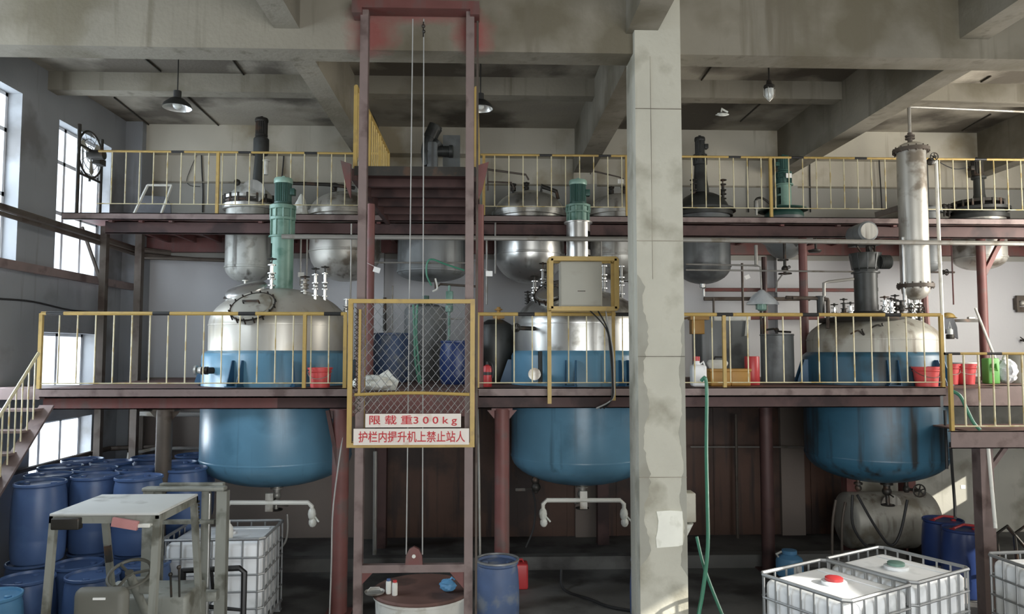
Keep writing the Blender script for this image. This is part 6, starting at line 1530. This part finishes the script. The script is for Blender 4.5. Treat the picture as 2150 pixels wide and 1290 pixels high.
cable('thin cable sagging to the rightmost agitator motor', [(1962, 326), (1975, 342), (2005, 355), (2033, 352)], 12.6, .008)
for i, pts in enumerate((((303, 122), (337, 150)), ((240, 205), (312, 262)), ((395, 205), (468, 272)), ((478, 112), (514, 160)), ((1505, 125), (1473, 168)), ((1600, 215), (1555, 255)), ((2080, 160), (2060, 172)), ((2080, 240), (2020, 275)))):
    zz = ZC - .012
    a, b = PZ(*pts[0], zz), PZ(*pts[1], zz)
    if a.y > YW or b.y > YW or a.y < 8.45: continue
    o = MB().tube([a, b], .014, 6).build('ceiling_conduit', M['iron']); tag(o, ['', 'dark conduit strip on the ceiling near the left windows', 'dark conduit strip on the ceiling above the left pendant lamp, right one', 'dark conduit strip on the ceiling close to the front beam, left part', 'dark conduit strip on the ceiling right of the column', 'short dark conduit on the ceiling below the clear bulkhead lamp', 'short conduit on the ceiling at the far right', 'dark conduit on the ceiling above the rightmost vessel'][i] or 'dark conduit strip on the ceiling left of the pendant lamp', 'conduit')
# floor things at the back right
x = thing('tube_rack', 'dark tubular rack behind the rightmost tote', 'rack', (X_(2125, 9.9, 1130), 9.9, 0))
m = MB(); xq = X_(2100, 9.9, 1130)
for k in range(3): m.tube([(xq + k * .25, 9.9, 0), (xq + k * .25 - .05, 9.9, .95), (xq + k * .25 + .1, 9.9, 1.05), (xq + k * .25 + .4, 9.9, .7)], .02, 6)
m.cyl((xq, 9.9, .5), (xq + .9, 9.9, .5), .02).build('frame', M['iron'], x)
x = thing('wooden_pallet', 'pale pallet boards on the floor behind the pair of totes', 'pallet', (X_(1945, 10.3, 1170), 10.3, 0))
m = MB(); xq = X_(1945, 10.3, 1170)
for k in range(5): m.box(xq - .4, xq + .4, 10.0 + k * .14, 10.09 + k * .14, .3, .32)
for k in (-.38, 0, .3): m.box(xq + k, xq + k + .08, 10.0, 10.65, 0, .3)
m.build('boards', M['sign_white'], x)

# ---- small floor level things
pipe('thin conduit running down beside the right hoist post to the floor', [P(1003, 860, YF + .25), P(1006, 1000, 9.6), P(1008, 1180, 9.4)], .014, 'pipe')
pipe('pale vertical pipe standing behind the hoist below the mid platform', [(X_(788, 12.6, 1050), 12.6, 0), (X_(788, 12.6, 950), 12.6, Z_(948, 12.6, 788))], .035, 'pipe')
pipe('thin cable running down beside the post left of the hoist', [P(722, 900, YF + .1), P(700, 1060, YF), P(696, 1180, YF - .1), P(692, 1290, YF - .15)], .010, 'cable_grey', 'cable', 4, 'cable')
pipe('black hose lying on the floor under the middle reactor', [(X_(1180, 10.8, 1180), 10.9, .25), (X_(1185, 10.6, 1200), 10.7, .03), (X_(1240, 10.2, 1210), 10.3, .02), (X_(1280, 9.9, 1230), 10.0, .02), (X_(1335, 9.8, 1240), 9.8, .02)], .02, 'cable', 'hose', 5, 'hose')
pipe('hose hanging behind the caged tote under the left reactor', [P(603, 1080, 10.8), P(604, 1110, 10.8), P(598, 1140, 10.8), P(575, 1165, 10.8)], .016, 'pipe', 'hose', 4, 'hose')
pipe('pale drooping tube left of the drain pipe under the middle reactor', [P(1118, 1030, 11.0), P(1124, 1060, 11.0), P(1120, 1110, 11.0), P(1104, 1150, 11.0)], .014, 'cable', 'hose', 4, 'hose')
xb_ = X_(741, 8.2, 1240)
o = MB().prism([(xb_ - .09, 8.2, 0), (xb_ + .07, 8.2, 0), (xb_ + .08, 8.3, .62), (xb_ - .02, 8.3, .55), (xb_ - .09, 8.3, .42)], (0, .015, 0)).build('scrap_sheet', M['grey_red']); tag(o, 'bent scrap metal sheet leaning at the foot of the left hoist post', 'sheet')
m = MB()
# ---- groups of look-alikes
GR = {'reactor': 'large blue reactors', 'mixing_vessel': 'vessels on the high platform', 'storage_vessel': 'vessels on the high platform', 'receiver_vessel': 'vessels on the high platform',
      'liquid_tote': 'white caged totes', 'railing': 'yellow railings', 'white_card': 'small white cards', 'pipe': 'pipes and conduits', 'hose': 'hoses', 'rubber_hose': 'hoses under the right reactor', 'cable': 'cables',
      'power_cable': 'cables of the control box', 'ceiling_conduit': 'dark conduits on the ceiling', 'pendant_lamp': 'pendant lamps', 'ochre_crate': 'ochre crates', 'bucket': 'red buckets', 'drain_pipe': 'white drain pipes',
      'spray_can': 'spray cans on the tub', 'sign_board': 'sign boards on the gate', 'hanging_valve': 'valves under the high platform'}
for o in COL.objects:
    b = o.name.split('.')[0]
    if o.parent is None and 'label' in o and 'category' in o and 'group' not in o and b in GR: o['group'] = GR[b]
